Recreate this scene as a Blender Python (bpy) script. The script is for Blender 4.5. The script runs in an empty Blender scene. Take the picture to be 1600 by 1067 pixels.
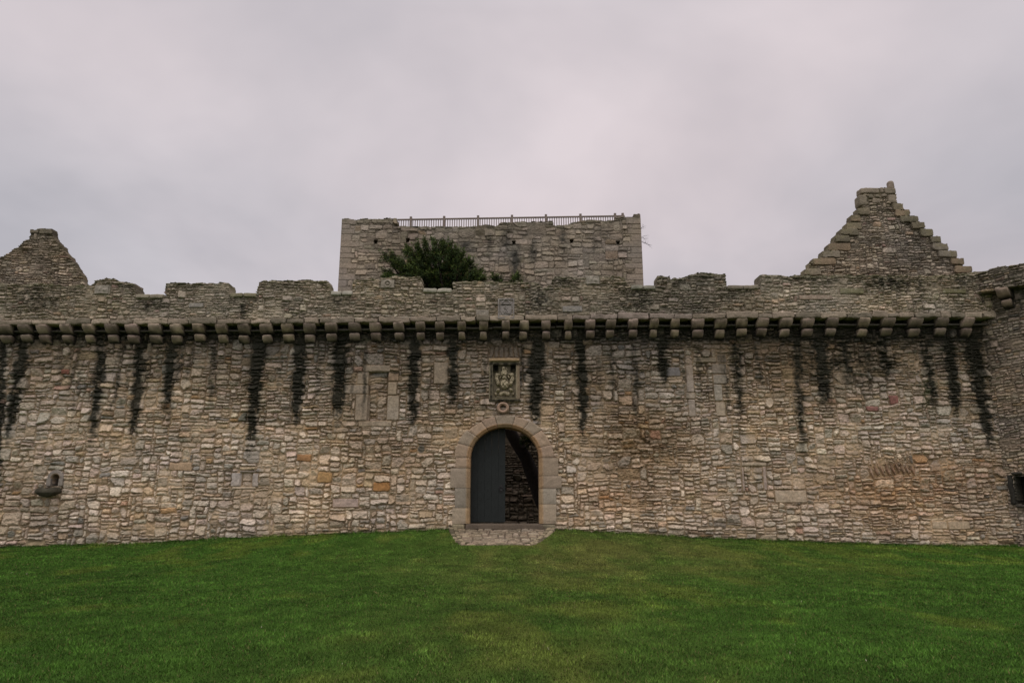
import bpy, math, random
import numpy as np
R = math.radians
# ---------------------------------------------------------------- camera, world, sun, exposure
C = bpy.context.scene.collection
PITCH = 12.6; F = 1066.67; CAM_Y = -21.9; CAM_H = 1.66
cd = bpy.data.cameras.new('camera'); cam = bpy.data.objects.new('camera', cd); C.objects.link(cam)
cd.lens = 24; cd.sensor_width = 36; cd.clip_end = 3000
cam.location = (0, CAM_Y, CAM_H); cam.rotation_euler = (R(90+PITCH), 0, 0)
bpy.context.scene.camera = cam
SUN_EL, SUN_AZ = 62, 200      # overcast: a broad soft sun high behind the camera
W = bpy.data.worlds.new('World'); bpy.context.scene.world = W; W.use_nodes = True
nt = W.node_tree; N = nt.nodes; L = nt.links
N.clear()
def wn(t, **k):
    n = N.new(t)
    for a, b in k.items(): setattr(n, a, b)
    return n
def wmath(op, a, b=None, c=None, clamp=False):
    n = wn('ShaderNodeMath', operation=op, use_clamp=clamp)
    for i, v in enumerate((a, b, c)):
        if v is None: continue
        if isinstance(v, (int, float)): n.inputs[i].default_value = v
        else: L.new(v, n.inputs[i])
    return n.outputs[0]
tc = wn('ShaderNodeTexCoord'); sep = wn('ShaderNodeSeparateXYZ'); L.new(tc.outputs['Generated'], sep.inputs[0])
zz = wmath('MAXIMUM', sep.outputs[2], 0.0)
den = wmath('ADD', zz, 0.28)
cmb = wn('ShaderNodeCombineXYZ')
L.new(wmath('DIVIDE', sep.outputs[0], den), cmb.inputs[0]); L.new(wmath('DIVIDE', sep.outputs[1], den), cmb.inputs[1])
n1 = wn('ShaderNodeTexNoise'); n1.inputs['Scale'].default_value = 1.15; n1.inputs['Detail'].default_value = 5; n1.inputs['Roughness'].default_value = .52; n1.inputs['Distortion'].default_value = .25
L.new(cmb.outputs[0], n1.inputs['Vector'])
n2 = wn('ShaderNodeTexNoise'); n2.inputs['Scale'].default_value = .8; n2.inputs['Detail'].default_value = 2
mp = wn('ShaderNodeMapping'); mp.inputs['Location'].default_value = (3.1, 7.7, 0); L.new(cmb.outputs[0], mp.inputs[0]); L.new(mp.outputs[0], n2.inputs['Vector'])
cr = wn('ShaderNodeValToRGB'); e = cr.color_ramp.elements
e[0].position = .33; e[0].color = (.395, .374, .390, 1); e[1].position = .62; e[1].color = (.575, .527, .535, 1)
L.new(n1.outputs['Fac'], cr.inputs[0])
cr2 = wn('ShaderNodeValToRGB'); e = cr2.color_ramp.elements
e[0].position = .35; e[0].color = (.93, .95, .98, 1); e[1].position = .65; e[1].color = (1.03, .99, 1.0, 1)
L.new(n2.outputs['Fac'], cr2.inputs[0])
mx = wn('ShaderNodeMixRGB', blend_type='MULTIPLY'); mx.inputs[0].default_value = 1
L.new(cr.outputs[0], mx.inputs[1]); L.new(cr2.outputs[0], mx.inputs[2])
# an overcast sky is brightest towards the zenith and towards the veiled sun behind the camera
up = wmath('MULTIPLY', wmath('MAXIMUM', wmath('SUBTRACT', sep.outputs[2], .62), 0), 4.0)
bk = wmath('MULTIPLY', wmath('MAXIMUM', wmath('MULTIPLY', sep.outputs[1], -1.0), 0), 0.72)
hz = wn('ShaderNodeMapRange'); hz.inputs[1].default_value = 0.0; hz.inputs[2].default_value = .32; hz.inputs[3].default_value = .84; hz.inputs[4].default_value = 1.0
L.new(zz, hz.inputs[0])
gain = wmath('MULTIPLY', wmath('ADD', wmath('ADD', up, bk), 1.0), hz.outputs[0])
sc = wn('ShaderNodeVectorMath', operation='SCALE'); L.new(mx.outputs[0], sc.inputs[0]); L.new(gain, sc.inputs['Scale'])
sky = wn('ShaderNodeTexSky'); sky.sky_type = 'NISHITA'; sky.sun_disc = False
sky.sun_elevation = R(SUN_EL); sky.sun_rotation = R(SUN_AZ)
bg1 = wn('ShaderNodeBackground'); bg1.inputs[1].default_value = .005; L.new(sky.outputs[0], bg1.inputs[0])   # little blue gets through the cloud
bg2 = wn('ShaderNodeBackground'); bg2.inputs[1].default_value = 1.0; L.new(sc.outputs[0], bg2.inputs[0])
ad = wn('ShaderNodeAddShader'); L.new(bg1.outputs[0], ad.inputs[0]); L.new(bg2.outputs[0], ad.inputs[1])
ow = wn('ShaderNodeOutputWorld'); L.new(ad.outputs[0], ow.inputs[0])
sl = bpy.data.lights.new('sun', 'SUN'); sl.energy = 0.6; sl.angle = R(28); sl.color = (1, .95, .88)
so = bpy.data.objects.new('sun', sl); C.objects.link(so)
az = R(SUN_AZ); el = R(SUN_EL)
from mathutils import Vector
d = Vector((math.sin(az)*math.cos(el), math.cos(az)*math.cos(el), math.sin(el)))   # towards the sun: behind the camera, slightly left
so.rotation_euler = d.to_track_quat('Z', 'Y').to_euler()
vs = bpy.context.scene.view_settings; vs.view_transform = 'Standard'; vs.look = 'None'; vs.exposure = 0.32; vs.gamma = 1

# ---------------------------------------------------------------- helpers
sp, cp = math.sin(R(PITCH)), math.cos(R(PITCH))
def P(px, py, Y=0.0):
    """photo pixel -> (x, z) on the vertical plane y = Y"""
    a = (px-800)/F; b = (533.5-py)/F
    dy = cp - b*sp; dz = sp + b*cp
    t = (Y-CAM_Y)/dy
    return a*t, CAM_H + dz*t
def pix(x, z, Y=0.0):
    dy = Y-CAM_Y; dz = z-CAM_H
    dep = dy*cp + dz*sp; upv = -dy*sp + dz*cp
    return 800 + F*x/dep, 533.5 - F*upv/dep
def h2(ix, iy, s):
    h = (ix.astype(np.int64)*374761393 + iy.astype(np.int64)*668265263 + s*974634777) & 0xffffffff
    h = ((h ^ (h >> 13))*1274126177) & 0xffffffff
    h = h ^ (h >> 16)
    return (h & 0xffffff)/float(0xffffff)
def vn(x, y, s=0):
    ix = np.floor(x); iy = np.floor(y); fx = x-ix; fy = y-iy
    fx = fx*fx*(3-2*fx); fy = fy*fy*(3-2*fy)
    a = h2(ix, iy, s); b = h2(ix+1, iy, s); c = h2(ix, iy+1, s); d_ = h2(ix+1, iy+1, s)
    return (a*(1-fx)+b*fx)*(1-fy)+(c*(1-fx)+d_*fx)*fy
def fbm(x, y, o=4, s=0):
    v = 0; a = .5; t = 0
    for k in range(o):
        v = v + a*vn(x*2**k+k*17.3, y*2**k-k*9.1, s+k*31); t += a; a *= .5
    return v/t-.5            # about -0.5..0.5
def sst(a, b, x):
    t = np.clip((x-a)/(b-a), 0, 1); return t*t*(3-2*t)
def mesh_np(name, V, faces, cols, mat, parent=None, smooth=False):
    """V (n,3); faces: list of (m,k) int arrays; cols (n,3) or None"""
    me = bpy.data.meshes.new(name)
    tot = sum(len(f) for f in faces); lt = sum(f.size for f in faces)
    me.vertices.add(len(V)); me.vertices.foreach_set('co', np.ascontiguousarray(V, dtype=np.float32).ravel())
    me.loops.add(lt); me.loops.foreach_set('vertex_index', np.concatenate([f.ravel() for f in faces]).astype(np.int32))
    me.polygons.add(tot)
    st = []; o = 0
    for f in faces:
        st.append(o+np.arange(len(f))*f.shape[1]); o += f.size
    me.polygons.foreach_set('loop_start', np.concatenate(st).astype(np.int32))
    me.update(calc_edges=True); me.validate()
    me.polygons.foreach_set('use_smooth', np.full(len(me.polygons), smooth))
    if cols is not None and len(me.vertices) == len(V):
        at = me.color_attributes.new('Col', 'FLOAT_COLOR', 'POINT')
        c4 = np.ones((len(V), 4), np.float32); c4[:, :3] = cols
        at.data.foreach_set('color', c4.ravel())
    if mat: me.materials.append(mat)
    ob = bpy.data.objects.new(name, me); C.objects.link(ob)
    if parent: ob.parent = parent
    return ob
def tag(o, label=None, cat=None, group=None, kind=None):
    if label: o['label'] = label
    if cat: o['category'] = cat
    if group: o['group'] = group
    if kind: o['kind'] = kind
    return o
def empty(name, loc, label, cat, group=None):
    o = bpy.data.objects.new(name, None); C.objects.link(o); o.location = loc
    o.empty_display_size = .2
    return tag(o, label, cat, group)
def put(parent, name, V, faces, cols, mat, smooth=False):
    return mesh_np(name, np.asarray(V, float)-np.array(parent.location), faces, cols, mat, parent, smooth)
class MB:
    def __init__(s): s.V = []; s.F = {}; s.C = []; s.n = 0
    def add(s, V, faces, col):
        V = np.asarray(V, float)
        for f in faces:
            f = np.asarray(f); s.F.setdefault(f.shape[1], []).append(f+s.n)
        s.V.append(V); c = np.asarray(col, float)
        s.C.append(np.tile(c, (len(V), 1)) if c.ndim == 1 else c); s.n += len(V)
    def build(s, name, mat, parent, smooth=False):
        return put(parent, name, np.concatenate(s.V), [np.concatenate(v) for v in s.F.values()], np.concatenate(s.C), mat, smooth)
def lump(cx, cy, cz, sx, sy, sz, rnd=.03, noise=.012, seed=0, n=5, col=(.3, .3, .3), warp=None, cvar=.1):
    """a hewn stone: rounded box, full sizes sx sy sz, with a worn surface"""
    nx = max(2, min(14, int(n*sx/min(sx, sy, sz)))); ny = max(2, min(10, int(n*sy/min(sx, sy, sz)))); nz = max(2, min(14, int(n*sz/min(sx, sy, sz))))
    Vs = []; Fs = []; o = 0; h = np.array([sx, sy, sz])/2
    for ax in range(3):
        a1, a2 = [(1, 2), (2, 0), (0, 1)][ax]; m1 = (nx, ny, nz)[a1]; m2 = (nx, ny, nz)[a2]
        for sg in (-1, 1):
            g1, g2 = np.meshgrid(np.linspace(-1, 1, m1+1), np.linspace(-1, 1, m2+1), indexing='ij')
            v = np.zeros((g1.size, 3)); v[:, ax] = sg*h[ax]; v[:, a1] = g1.ravel()*h[a1]; v[:, a2] = g2.ravel()*h[a2]
            i = np.arange(m1)[:, None]*(m2+1)+np.arange(m2)[None]; i = i.ravel()
            q = np.stack([i, i+m2+1, i+m2+2, i+1], 1)
            if sg < 0: q = q[:, ::-1]
            Vs.append(v); Fs.append(q+o); o += len(v)
    v = np.concatenate(Vs); r = min(rnd, h.min()*.98)
    inn = np.clip(v, -(h-r), h-r); dv = v-inn; ln = np.linalg.norm(dv, axis=1, keepdims=True)
    nrm = dv/np.maximum(ln, 1e-9); v = inn+nrm*np.minimum(ln, r)
    cc = v+np.array([cx, cy, cz])*1.7+seed*3.3
    dn = np.stack([fbm(cc[:, 1]*5+7, cc[:, 2]*5+cc[:, 0]*3, 3, seed), fbm(cc[:, 0]*5, cc[:, 2]*5+cc[:, 1]*3, 3, seed+5), fbm(cc[:, 0]*5+cc[:, 1]*3, cc[:, 1]*5, 3, seed+9)], 1)
    v = v+dn*noise*2.2
    if warp: v = warp(v)
    colv = np.asarray(col)[None]*(1+cvar*4*fbm(cc[:, 0]*6+cc[:, 1]*4, cc[:, 2]*6, 3, seed+3)[:, None])
    return v+np.array([cx, cy, cz]), [np.concatenate(Fs)], np.clip(colv, .004, 1)
def box(cx, cy, cz, sx, sy, sz):
    h = np.array([sx, sy, sz])/2
    v = np.array([[a, b, c] for a in (-1, 1) for b in (-1, 1) for c in (-1, 1)])*h+np.array([cx, cy, cz])
    f = np.array([[0, 1, 3, 2], [4, 6, 7, 5], [0, 4, 5, 1], [2, 3, 7, 6], [0, 2, 6, 4], [1, 5, 7, 3]])
    return v, [f]
def tube(pts, rad, seg=10):
    pts = np.asarray(pts, float); n = len(pts); rad = np.broadcast_to(rad, (n,))
    V = []; prev = None
    for i in range(n):
        t = pts[min(i+1, n-1)]-pts[max(i-1, 0)]; t /= np.linalg.norm(t)+1e-9
        if prev is None:
            a = np.array([0, 0, 1.]) if abs(t[2]) < .9 else np.array([1., 0, 0]); u = np.cross(t, a)
        else: u = prev-t*np.dot(prev, t)
        u /= np.linalg.norm(u); w = np.cross(t, u); prev = u
        th = np.linspace(0, 2*np.pi, seg, endpoint=False)
        V.append(pts[i]+rad[i]*(np.cos(th)[:, None]*u+np.sin(th)[:, None]*w))
    V = np.concatenate(V); F_ = []
    for i in range(n-1):
        a = i*seg+np.arange(seg); b = i*seg+(np.arange(seg)+1) % seg
        F_.append(np.stack([a, b, b+seg, a+seg], 1))
    c0 = len(V); V = np.vstack([V, pts[0], pts[-1]])
    a = np.arange(seg); b = (a+1) % seg
    tri = np.concatenate([np.stack([b, a, np.full(seg, c0)], 1), np.stack([a+(n-1)*seg, b+(n-1)*seg, np.full(seg, c0+1)], 1)])
    return V, [np.concatenate(F_), tri]

# ---------------------------------------------------------------- materials
def vmat(name, rough=.92, noise_scale=14, var=.35, bump=.35, bscale=60, spec=.15, base=None):
    m = bpy.data.materials.new(name); m.use_nodes = True; t = m.node_tree; n = t.nodes; l = t.links
    b = n['Principled BSDF']; b.inputs['Roughness'].default_value = rough
    b.inputs['Specular IOR Level'].default_value = spec
    tcn = n.new('ShaderNodeTexCoord')
    nz = n.new('ShaderNodeTexNoise'); nz.inputs['Scale'].default_value = noise_scale; nz.inputs['Detail'].default_value = 6; nz.inputs['Roughness'].default_value = .65
    l.new(tcn.outputs['Object'], nz.inputs['Vector'])
    mr = n.new('ShaderNodeMapRange'); mr.inputs[1].default_value = .3; mr.inputs[2].default_value = .7; mr.inputs[3].default_value = 1-var; mr.inputs[4].default_value = 1+var
    l.new(nz.outputs['Fac'], mr.inputs[0])
    s = n.new('ShaderNodeVectorMath'); s.operation = 'SCALE'
    if base is None:
        at = n.new('ShaderNodeAttribute'); at.attribute_name = 'Col'; l.new(at.outputs['Color'], s.inputs[0])
    else:
        rg = n.new('ShaderNodeRGB'); rg.outputs[0].default_value = (*base, 1); l.new(rg.outputs[0], s.inputs[0])
    l.new(mr.outputs[0], s.inputs['Scale']); l.new(s.outputs[0], b.inputs['Base Color'])
    if bump:
        nb = n.new('ShaderNodeTexNoise'); nb.inputs['Scale'].default_value = bscale; nb.inputs['Detail'].default_value = 4
        l.new(tcn.outputs['Object'], nb.inputs['Vector'])
        bp = n.new('ShaderNodeBump'); bp.inputs['Strength'].default_value = bump; bp.inputs['Distance'].default_value = .02
        l.new(nb.outputs['Fac'], bp.inputs['Height']); l.new(bp.outputs[0], b.inputs['Normal'])
    return m
M_RUB = vmat('rubble_stone', noise_scale=16, var=.32)
M_DRS = vmat('dressed_stone', noise_scale=22, var=.22, bump=.25)
M_SOIL = vmat('turf', noise_scale=3, var=.25, bump=.6, bscale=30, spec=.05)
M_GRASS = vmat('grass_blades', rough=.75, noise_scale=.8, var=.22, bump=0, spec=.12)
M_BARK = vmat('bark', noise_scale=9, var=.4, bump=.8, bscale=14, base=(.022, .018, .015))
M_YEW = vmat('yew_needles', rough=.7, noise_scale=3, var=.35, bump=0, spec=.15)
M_DOOR = vmat('painted_door', rough=.6, noise_scale=5, var=.18, bump=.1, base=(.0115, .0155, .0140), spec=.3)
M_IRON = vmat('iron', rough=.55, noise_scale=30, var=.3, bump=.1, base=(.012, .012, .012), spec=.4)
M_RAIL = vmat('weathered_wood', noise_scale=8, var=.2, bump=.1, base=(.20, .165, .14))

# ---------------------------------------------------------------- rubble masonry as real relief
PAL_LOW = [((.475, .39, .292), 34), ((.43, .365, .285), 24), ((.49, .39, .30), 12), ((.56, .475, .37), 18), ((.35, .308, .24), 10), ((.43, .325, .21), 5), ((.38, .24, .125), .7), ((.24, .222, .185), 2.5), ((.37, .24, .17), .7), ((.47, .355, .24), 4)]
PAL_TOP = [((.36, .305, .225), 34), ((.31, .265, .20), 26), ((.40, .335, .255), 18), ((.44, .37, .285), 8), ((.26, .225, .175), 12), ((.35, .26, .175), 3), ((.33, .235, .185), 2)]
PAL_TWR = [((.275, .235, .18), 34), ((.25, .218, .168), 26), ((.30, .258, .20), 20), ((.22, .19, .15), 10), ((.285, .22, .15), 3)]
def pack(nu, nv, rng, thin, big, cell, forced, nzmap, course=.28, wsc=1.0):
    """fill a grid of cells with stones of uneven size; returns id map and list of rects in cells"""
    occ = np.full((nv, nu), -1, np.int32); rects = []
    for (a, b, w, h) in forced:
        a0 = max(0, a); b0 = max(0, b); a1 = min(nu, a+w); b1 = min(nv, b+h)
        if a1 > a0 and b1 > b0:
            sub = occ[b0:b1, a0:a1]; sub[sub == -1] = len(rects)
        rects.append((a, b, w, h))
    cu, cv = cell
    for r in range(nv):
        row = occ[r]; j = 0
        while True:
            fr = np.flatnonzero(row[j:] == -1)
            if len(fr) == 0: break
            j += int(fr[0])
            k = j+1; lim = min(nu, j+60)
            while k < lim and row[k] == -1: k += 1
            run = k-j
            zt = nzmap(j*cu, r*cv)                       # regional character: thin bedded or blocky
            if rng.random() < big*(.3+1.5*zt): hh = thin*rng.uniform(1.7, 3.0); ww = hh*rng.uniform(.9, 2.0)
            else:
                hh = thin*(.52+.8*rng.random()**1.2+.75*zt*rng.random()); ww = (thin*rng.uniform(1.0, 3.9)+hh*.5)*wsc
            h = max(2, int(round(hh/cv))); w = max(2, int(round(ww/cu)))
            if j > 0 and rng.random() < course and row[j-1] >= len(forced):
                q = rects[row[j-1]]; top = q[1]+q[3]-r
                if 2 <= top <= 2*h: h = top
            if run-w < 3: w = run if run <= w+3 else w
            w = min(w, run)
            h = min(h, nv-r)
            for m in range(1, h):
                if (occ[r+m, j:j+w] != -1).any(): h = m; break
            occ[r:r+h, j:j+w] = len(rects); rects.append((j, r, w, h)); j += w
    return occ, rects
def masonry(parent, name, u0, u1, v0, v1, res, place, thick, seed, pal, thin=.095, big=.035, keep=None, cut=None,
            forced=(), colour=None, relief=1.0, mat=None, mortar=(.20, .165, .125), zone=.9, back=True, recess=(), bias=None, smear=1.0, wsc=1.0, course=.28, vsd=.115, cell=(.025, .018), warp=1.0, joint=1.0):
    rng = random.Random(seed)
    cu, cv = cell
    NU = int(math.ceil((u1-u0)/cu))+2; NV = int(math.ceil((v1-v0)/cv))+2
    gz = lambda a, b: float(np.clip(.5+1.9*fbm(np.array([(a+u0)*.45]), np.array([(b+v0)*.8]), 3, seed+77)[0], 0, 1))
    if bias: g0 = gz; gz = lambda a, b: float(np.clip(g0(a, b)+bias(a+u0, b+v0), 0, 1.2))
    fr = [(int(round((a-u0)/cu)), int(round((b-v0)/cv)), max(1, int(round(w/cu))), max(1, int(round(h/cv)))) for (a, b, w, h, *_) in forced]
    occ, rects = pack(NU, NV, rng, thin, big, cell, fr, gz, course, wsc)
    ns = len(rects); nf = len(fr); RC = np.array(rects, float)
    rr = np.random.RandomState(seed)
    x0 = u0+RC[:, 0]*cu; y0 = v0+RC[:, 1]*cv; w = RC[:, 2]*cu; h = RC[:, 3]*cv
    for i, q in enumerate(forced): x0[i], y0[i], w[i], h[i] = q[:4]
    mn = np.minimum(w, h)
    ins = rr.uniform(.001, .010, (4, ns))*joint; rad = np.minimum(rr.uniform(.12, .42, ns)*mn, rr.uniform(.015, .05, ns))
    chf = rr.uniform(-.5, .52, (4, ns)); chf = np.maximum(chf, 0)*mn[None]
    lean = rr.normal(0, .09, ns); lean2 = rr.normal(0, .05, ns)
    hs = rr.uniform(-.012, .026, ns)*relief; tlt = rr.normal(-.06, .21, ns)*relief; tlu = rr.normal(0, .05, ns)*relief
    cush = rr.uniform(.1, .35, ns); deep = rr.uniform(.022, .05, ns)*relief
    pc = np.array([p[0] for p in pal]); pw = np.array([p[1] for p in pal], float); pw /= pw.sum()
    sc_ = pc[rr.choice(len(pal), ns, p=pw)]*rr.normal(1, vsd, (ns, 1)).clip(.6, 1.4)*rr.normal(1, .014, (ns, 3))
    for i in range(nf):
        rad[i] = .03; chf[:, i] = 0; ins[:, i] = rr.uniform(.001, .012, 4); lean[i] = lean2[i] = 0; tlt[i] = 0; tlu[i] = 0; hs[i] = .012; cush[i] = .03; deep[i] = .018
        if len(forced[i]) > 4 and forced[i][4] is not None: sc_[i] = forced[i][4]
        if len(forced[i]) > 5: hs[i] = forced[i][5]
        if len(forced[i]) > 6:                                   # rubble-like forced stone (relieving arch and the like)
            rad[i] = mn[i]*.2; cush[i] = .15; lean[i] = forced[i][6]; deep[i] = .03; ins[:, i] = .006
    kp = np.ones(ns, bool)
    if keep is not None: kp = keep(x0+w/2, y0+h/2, w, h)
    nu = int(round((u1-u0)/res))+1; nv_ = int(round((v1-v0)/res))+1
    U, Vv = np.meshgrid(np.linspace(u0, u1, nu), np.linspace(v0, v1, nv_))
    wu = warp*(.055*fbm(U*1.6, Vv*2.6, 2, seed+1)+.030*fbm(U*7, Vv*9, 2, seed+2))
    wv = warp*(.10*fbm(U*.9, Vv*1.6, 2, seed+3)+.040*fbm(U*5, Vv*6, 2, seed+4))
    # dressed stones stay true: damp the warp around them
    if nf:
        for i in range(nf):
            if len(forced[i]) > 6: continue
            q = forced[i]; dd = np.maximum(np.maximum(q[0]-U, U-q[0]-q[2]), np.maximum(q[1]-Vv, Vv-q[1]-q[3]))
            dmp = .22+.78*sst(.0, .22, dd); wu = wu*dmp; wv = wv*dmp
    uu = U+wu; vv = Vv+wv
    I = occ[np.clip(((vv-v0)/cv).astype(int), 0, NV-1), np.clip(((uu-u0)/cu).astype(int), 0, NU-1)]
    lu = uu-x0[I]; lv = vv-y0[I]; W_ = w[I]; H_ = h[I]
    lu2 = lu+lean[I]*(lv-H_/2)*.8; lv2 = lv+lean2[I]*(lu-W_/2)
    dl = lu2-ins[0][I]; dr = W_-lu2-ins[1][I]; db = lv2-ins[2][I]; dt = H_-lv2-ins[3][I]
    r_ = rad[I]
    dx = np.minimum(dl, dr); dy = np.minimum(db, dt)
    ex = np.maximum(r_-dx, 0); ey = np.maximum(r_-dy, 0)
    dist = np.where((dx < r_) & (dy < r_), r_-np.sqrt(ex*ex+ey*ey), np.minimum(dx, dy))
    s2 = .7071
    for k, (a, b) in enumerate(((dl, db), (dr, db), (dl, dt), (dr, dt))):
        dist = np.minimum(dist, (a+b-chf[k][I])*s2)
    fine = fbm(U*22, Vv*26, 3, seed+6)
    isf = I < nf
    dist = dist+np.where(isf, .1, 1)*.014*fine*2
    edge = np.where(isf, .012, .030)
    up_ = sst(-.004, 1, dist/edge)
    cu_ = np.clip(dist/(mn[I]*.5+1e-6), 0, 1)
    body = hs[I]+tlt[I]*(lv-H_/2)+tlu[I]*(lu-W_/2)+cush[I]*.07*relief*np.sqrt(cu_)
    body = body+np.where(isf, .15, 1)*(.022*fbm(U*9, Vv*14, 3, seed+8)+.010*fine)*relief*2
    md = .5+fbm(U*1.2, Vv*1.2, 3, seed+9)
    mort = -deep[I]*(.15+1.1*md)+.010*fine
    H = np.where(dist > -.002, mort+(body-mort)*up_, mort)
    for (a_, b_, c_, d_, dp) in recess: H = H-dp*sst(-.015, .015, np.minimum(np.minimum(U-a_, c_-U), np.minimum(Vv-b_, d_-Vv)))
    H = H+.06*fbm(U*.35, Vv*.5, 3, seed+10)*relief
    # colour
    inner = 1+.20*fbm(U*9, Vv*13, 3, seed+11)*2+.10*fbm(U*40, Vv*40, 2, seed+12)*2
    col = sc_[I]*inner[..., None]
    mc = np.array(mortar)*(1+.5*fbm(U*3, Vv*3, 3, seed+13)[..., None]*2)
    k = sst(-.2, .7, dist/edge)[..., None]
    sm = np.clip(sst(.04, .22, fbm(U*1.3, Vv*1.9, 4, seed+16))*smear, 0, 1)*np.where(isf, .15, 1)
    k = k*(1-.55*sm[..., None]); mc = mc*(1+.35*sm[..., None])
    col = mc*(1-k)+col*k
    zt = 1+zone*fbm(U*.33, Vv*.55, 4, seed+14)
    zc = fbm(U*.5, Vv*.8, 3, seed+15)
    zt = np.where(isf, 1+.3*(zt-1), zt)
    col = col*zt[..., None]*np.stack([1+.12*zc, 1+.0*zc, 1-.22*zc], -1)
    if colour is not None: col = colour(U, Vv, col, I, dist)
    col = np.clip(col, .006, .8)
    K = kp[I]
    if cut is not None: K &= ~cut(U, Vv)
    H = H*(1-.45*sm)+.45*sm*.0
    XYZ = place(U, Vv, H)
    idx = np.arange(nu*nv_).reshape(nv_, nu)
    FK = K[:-1, :-1] & K[1:, :-1] & K[:-1, 1:] & K[1:, 1:]
    q = np.stack([idx[:-1, :-1], idx[:-1, 1:], idx[1:, 1:], idx[1:, :-1]], -1)[FK]
    # sides: boundary edges carried back through the wall's thickness
    FP = np.zeros((FK.shape[0]+2, FK.shape[1]+2), bool); FP[1:-1, 1:-1] = FK
    E = []
    hb = FP[:-1, 1:-1] != FP[1:, 1:-1]; r0, c0 = np.nonzero(hb)      # horizontal edges at vertex row r
    upk = FP[1:, 1:-1][r0, c0]
    a = idx[r0, c0]; b = idx[r0, c0+1]
    E.append(np.where(upk[:, None], np.stack([b, a], 1), np.stack([a, b], 1)))
    vb = FP[1:-1, :-1] != FP[1:-1, 1:]; r0, c0 = np.nonzero(vb)
    rk = FP[1:-1, 1:][r0, c0]
    a = idx[r0, c0]; b = idx[r0+1, c0]
    E.append(np.where(rk[:, None], np.stack([a, b], 1), np.stack([b, a], 1)))
    E = np.concatenate(E)
    bu = np.unique(E)
    Uf = U.ravel()[bu]; Vf = Vv.ravel()[bu]
    nst = max(1, int(round(thick/.16))) if thick < 3 else 6
    V3 = XYZ.reshape(-1, 3); Cc = col.reshape(-1, 3)
    Vl = [V3]; Cl = [Cc]; base = len(V3)
    mapb = np.full(nu*nv_, -1); mapb[bu] = np.arange(len(bu))
    prev = E; faces = [q]
    for s_ in range(1, nst+1):
        dd = thick*s_/nst
        jj = .05*fbm(Uf*6+s_*3.1, Vf*6+s_*1.7, 2, seed+20) if s_ < nst else 0
        Vl.append(place(Uf+jj*.6, Vf+jj*.6, -dd*np.ones_like(Uf)))
        Cl.append(Cc[bu]*(1+.5*fbm(Uf*8+s_, Vf*8, 2, seed+21)[:, None]))
        cur = mapb[E]+base+(s_-1)*len(bu)
        faces.append(np.stack([prev[:, 1], prev[:, 0], cur[:, 0], cur[:, 1]], 1)); prev = cur
    nv0 = base+nst*len(bu)
    if back:      # rectangles closing the back
        bq = []; bv = []; act = {}
        rows = [tuple() for _ in range(FK.shape[0]+1)]
        for r in range(FK.shape[0]):
            rw = np.concatenate([[0], FK[r].astype(np.int8), [0]]); dfr = np.diff(rw)
            rows[r] = tuple(zip(np.flatnonzero(dfr == 1), np.flatnonzero(dfr == -1)))
        for r in range(FK.shape[0]+1):
            cur = set(rows[r])
            for kx in list(act):
                if kx not in cur:
                    s_ = act.pop(kx); st = max(1, int((kx[1]-kx[0])*res/.5))
                    cs = np.linspace(kx[0], kx[1], st+1).astype(int)
                    for c_a, c_b in zip(cs[:-1], cs[1:]):
                        o = len(bv); bv += [(c_a, s_), (c_b, s_), (c_b, r), (c_a, r)]; bq.append((o, o+3, o+2, o+1))
            for kx in cur:
                if kx not in act: act[kx] = r
        if bv:
            bv = np.array(bv); Ub = u0+bv[:, 0]*res*((u1-u0)/res/(nu-1)); Vb = v0+bv[:, 1]*res*((v1-v0)/res/(nv_-1))
            Vl.append(place(Ub, Vb, -thick*np.ones(len(Ub)))); Cl.append(np.tile(np.array(pal[1][0])*.9, (len(Ub), 1)))
            faces.append(np.array(bq)+nv0)
    Vall = np.concatenate(Vl); Call = np.concatenate(Cl)
    used = np.zeros(len(Vall), bool)
    for f in faces: used[f.ravel()] = True
    rm = np.cumsum(used)-1
    faces = [rm[f] for f in faces]
    return put(parent, name, Vall[used], faces, Call[used], mat or M_RUB)
def flat(Y):
    return lambda U, V, H: np.stack([U, Y-H, V], -1)
def relief_panel(parent, name, cx, cz, Y, w, h, fn, res=.008, mat=None, depth=.12):
    """a carved stone slab: fn(s,t) -> (height, colour), s,t in metres from the slab's centre"""
    nu = int(w/res)+1; nv_ = int(h/res)+1
    S, T = np.meshgrid(np.linspace(-w/2, w/2, nu), np.linspace(-h/2, h/2, nv_))
    H, col = fn(S, T)
    XYZ = np.stack([cx+S, Y-H, cz+T], -1).reshape(-1, 3)
    idx = np.arange(nu*nv_).reshape(nv_, nu)
    q = np.stack([idx[:-1, :-1], idx[:-1, 1:], idx[1:, 1:], idx[1:, :-1]], -1).reshape(-1, 4)
    rim = np.concatenate([idx[0, :], idx[1:, -1], idx[-1, -2::-1], idx[-2:0:-1, 0]])
    bk_ = XYZ[rim].copy(); bk_[:, 1] = Y+depth; n0 = len(XYZ); m = len(rim)
    a = np.arange(m); b = (a+1) % m
    sd = np.stack([rim[b], rim[a], n0+a, n0+b], 1)
    V3 = np.concatenate([XYZ, bk_]); c = np.concatenate([col.reshape(-1, 3), col.reshape(-1, 3)[rim]])
    return put(parent, name, V3, [q, sd], np.clip(c, .004, 1), mat or M_DRS)

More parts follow.
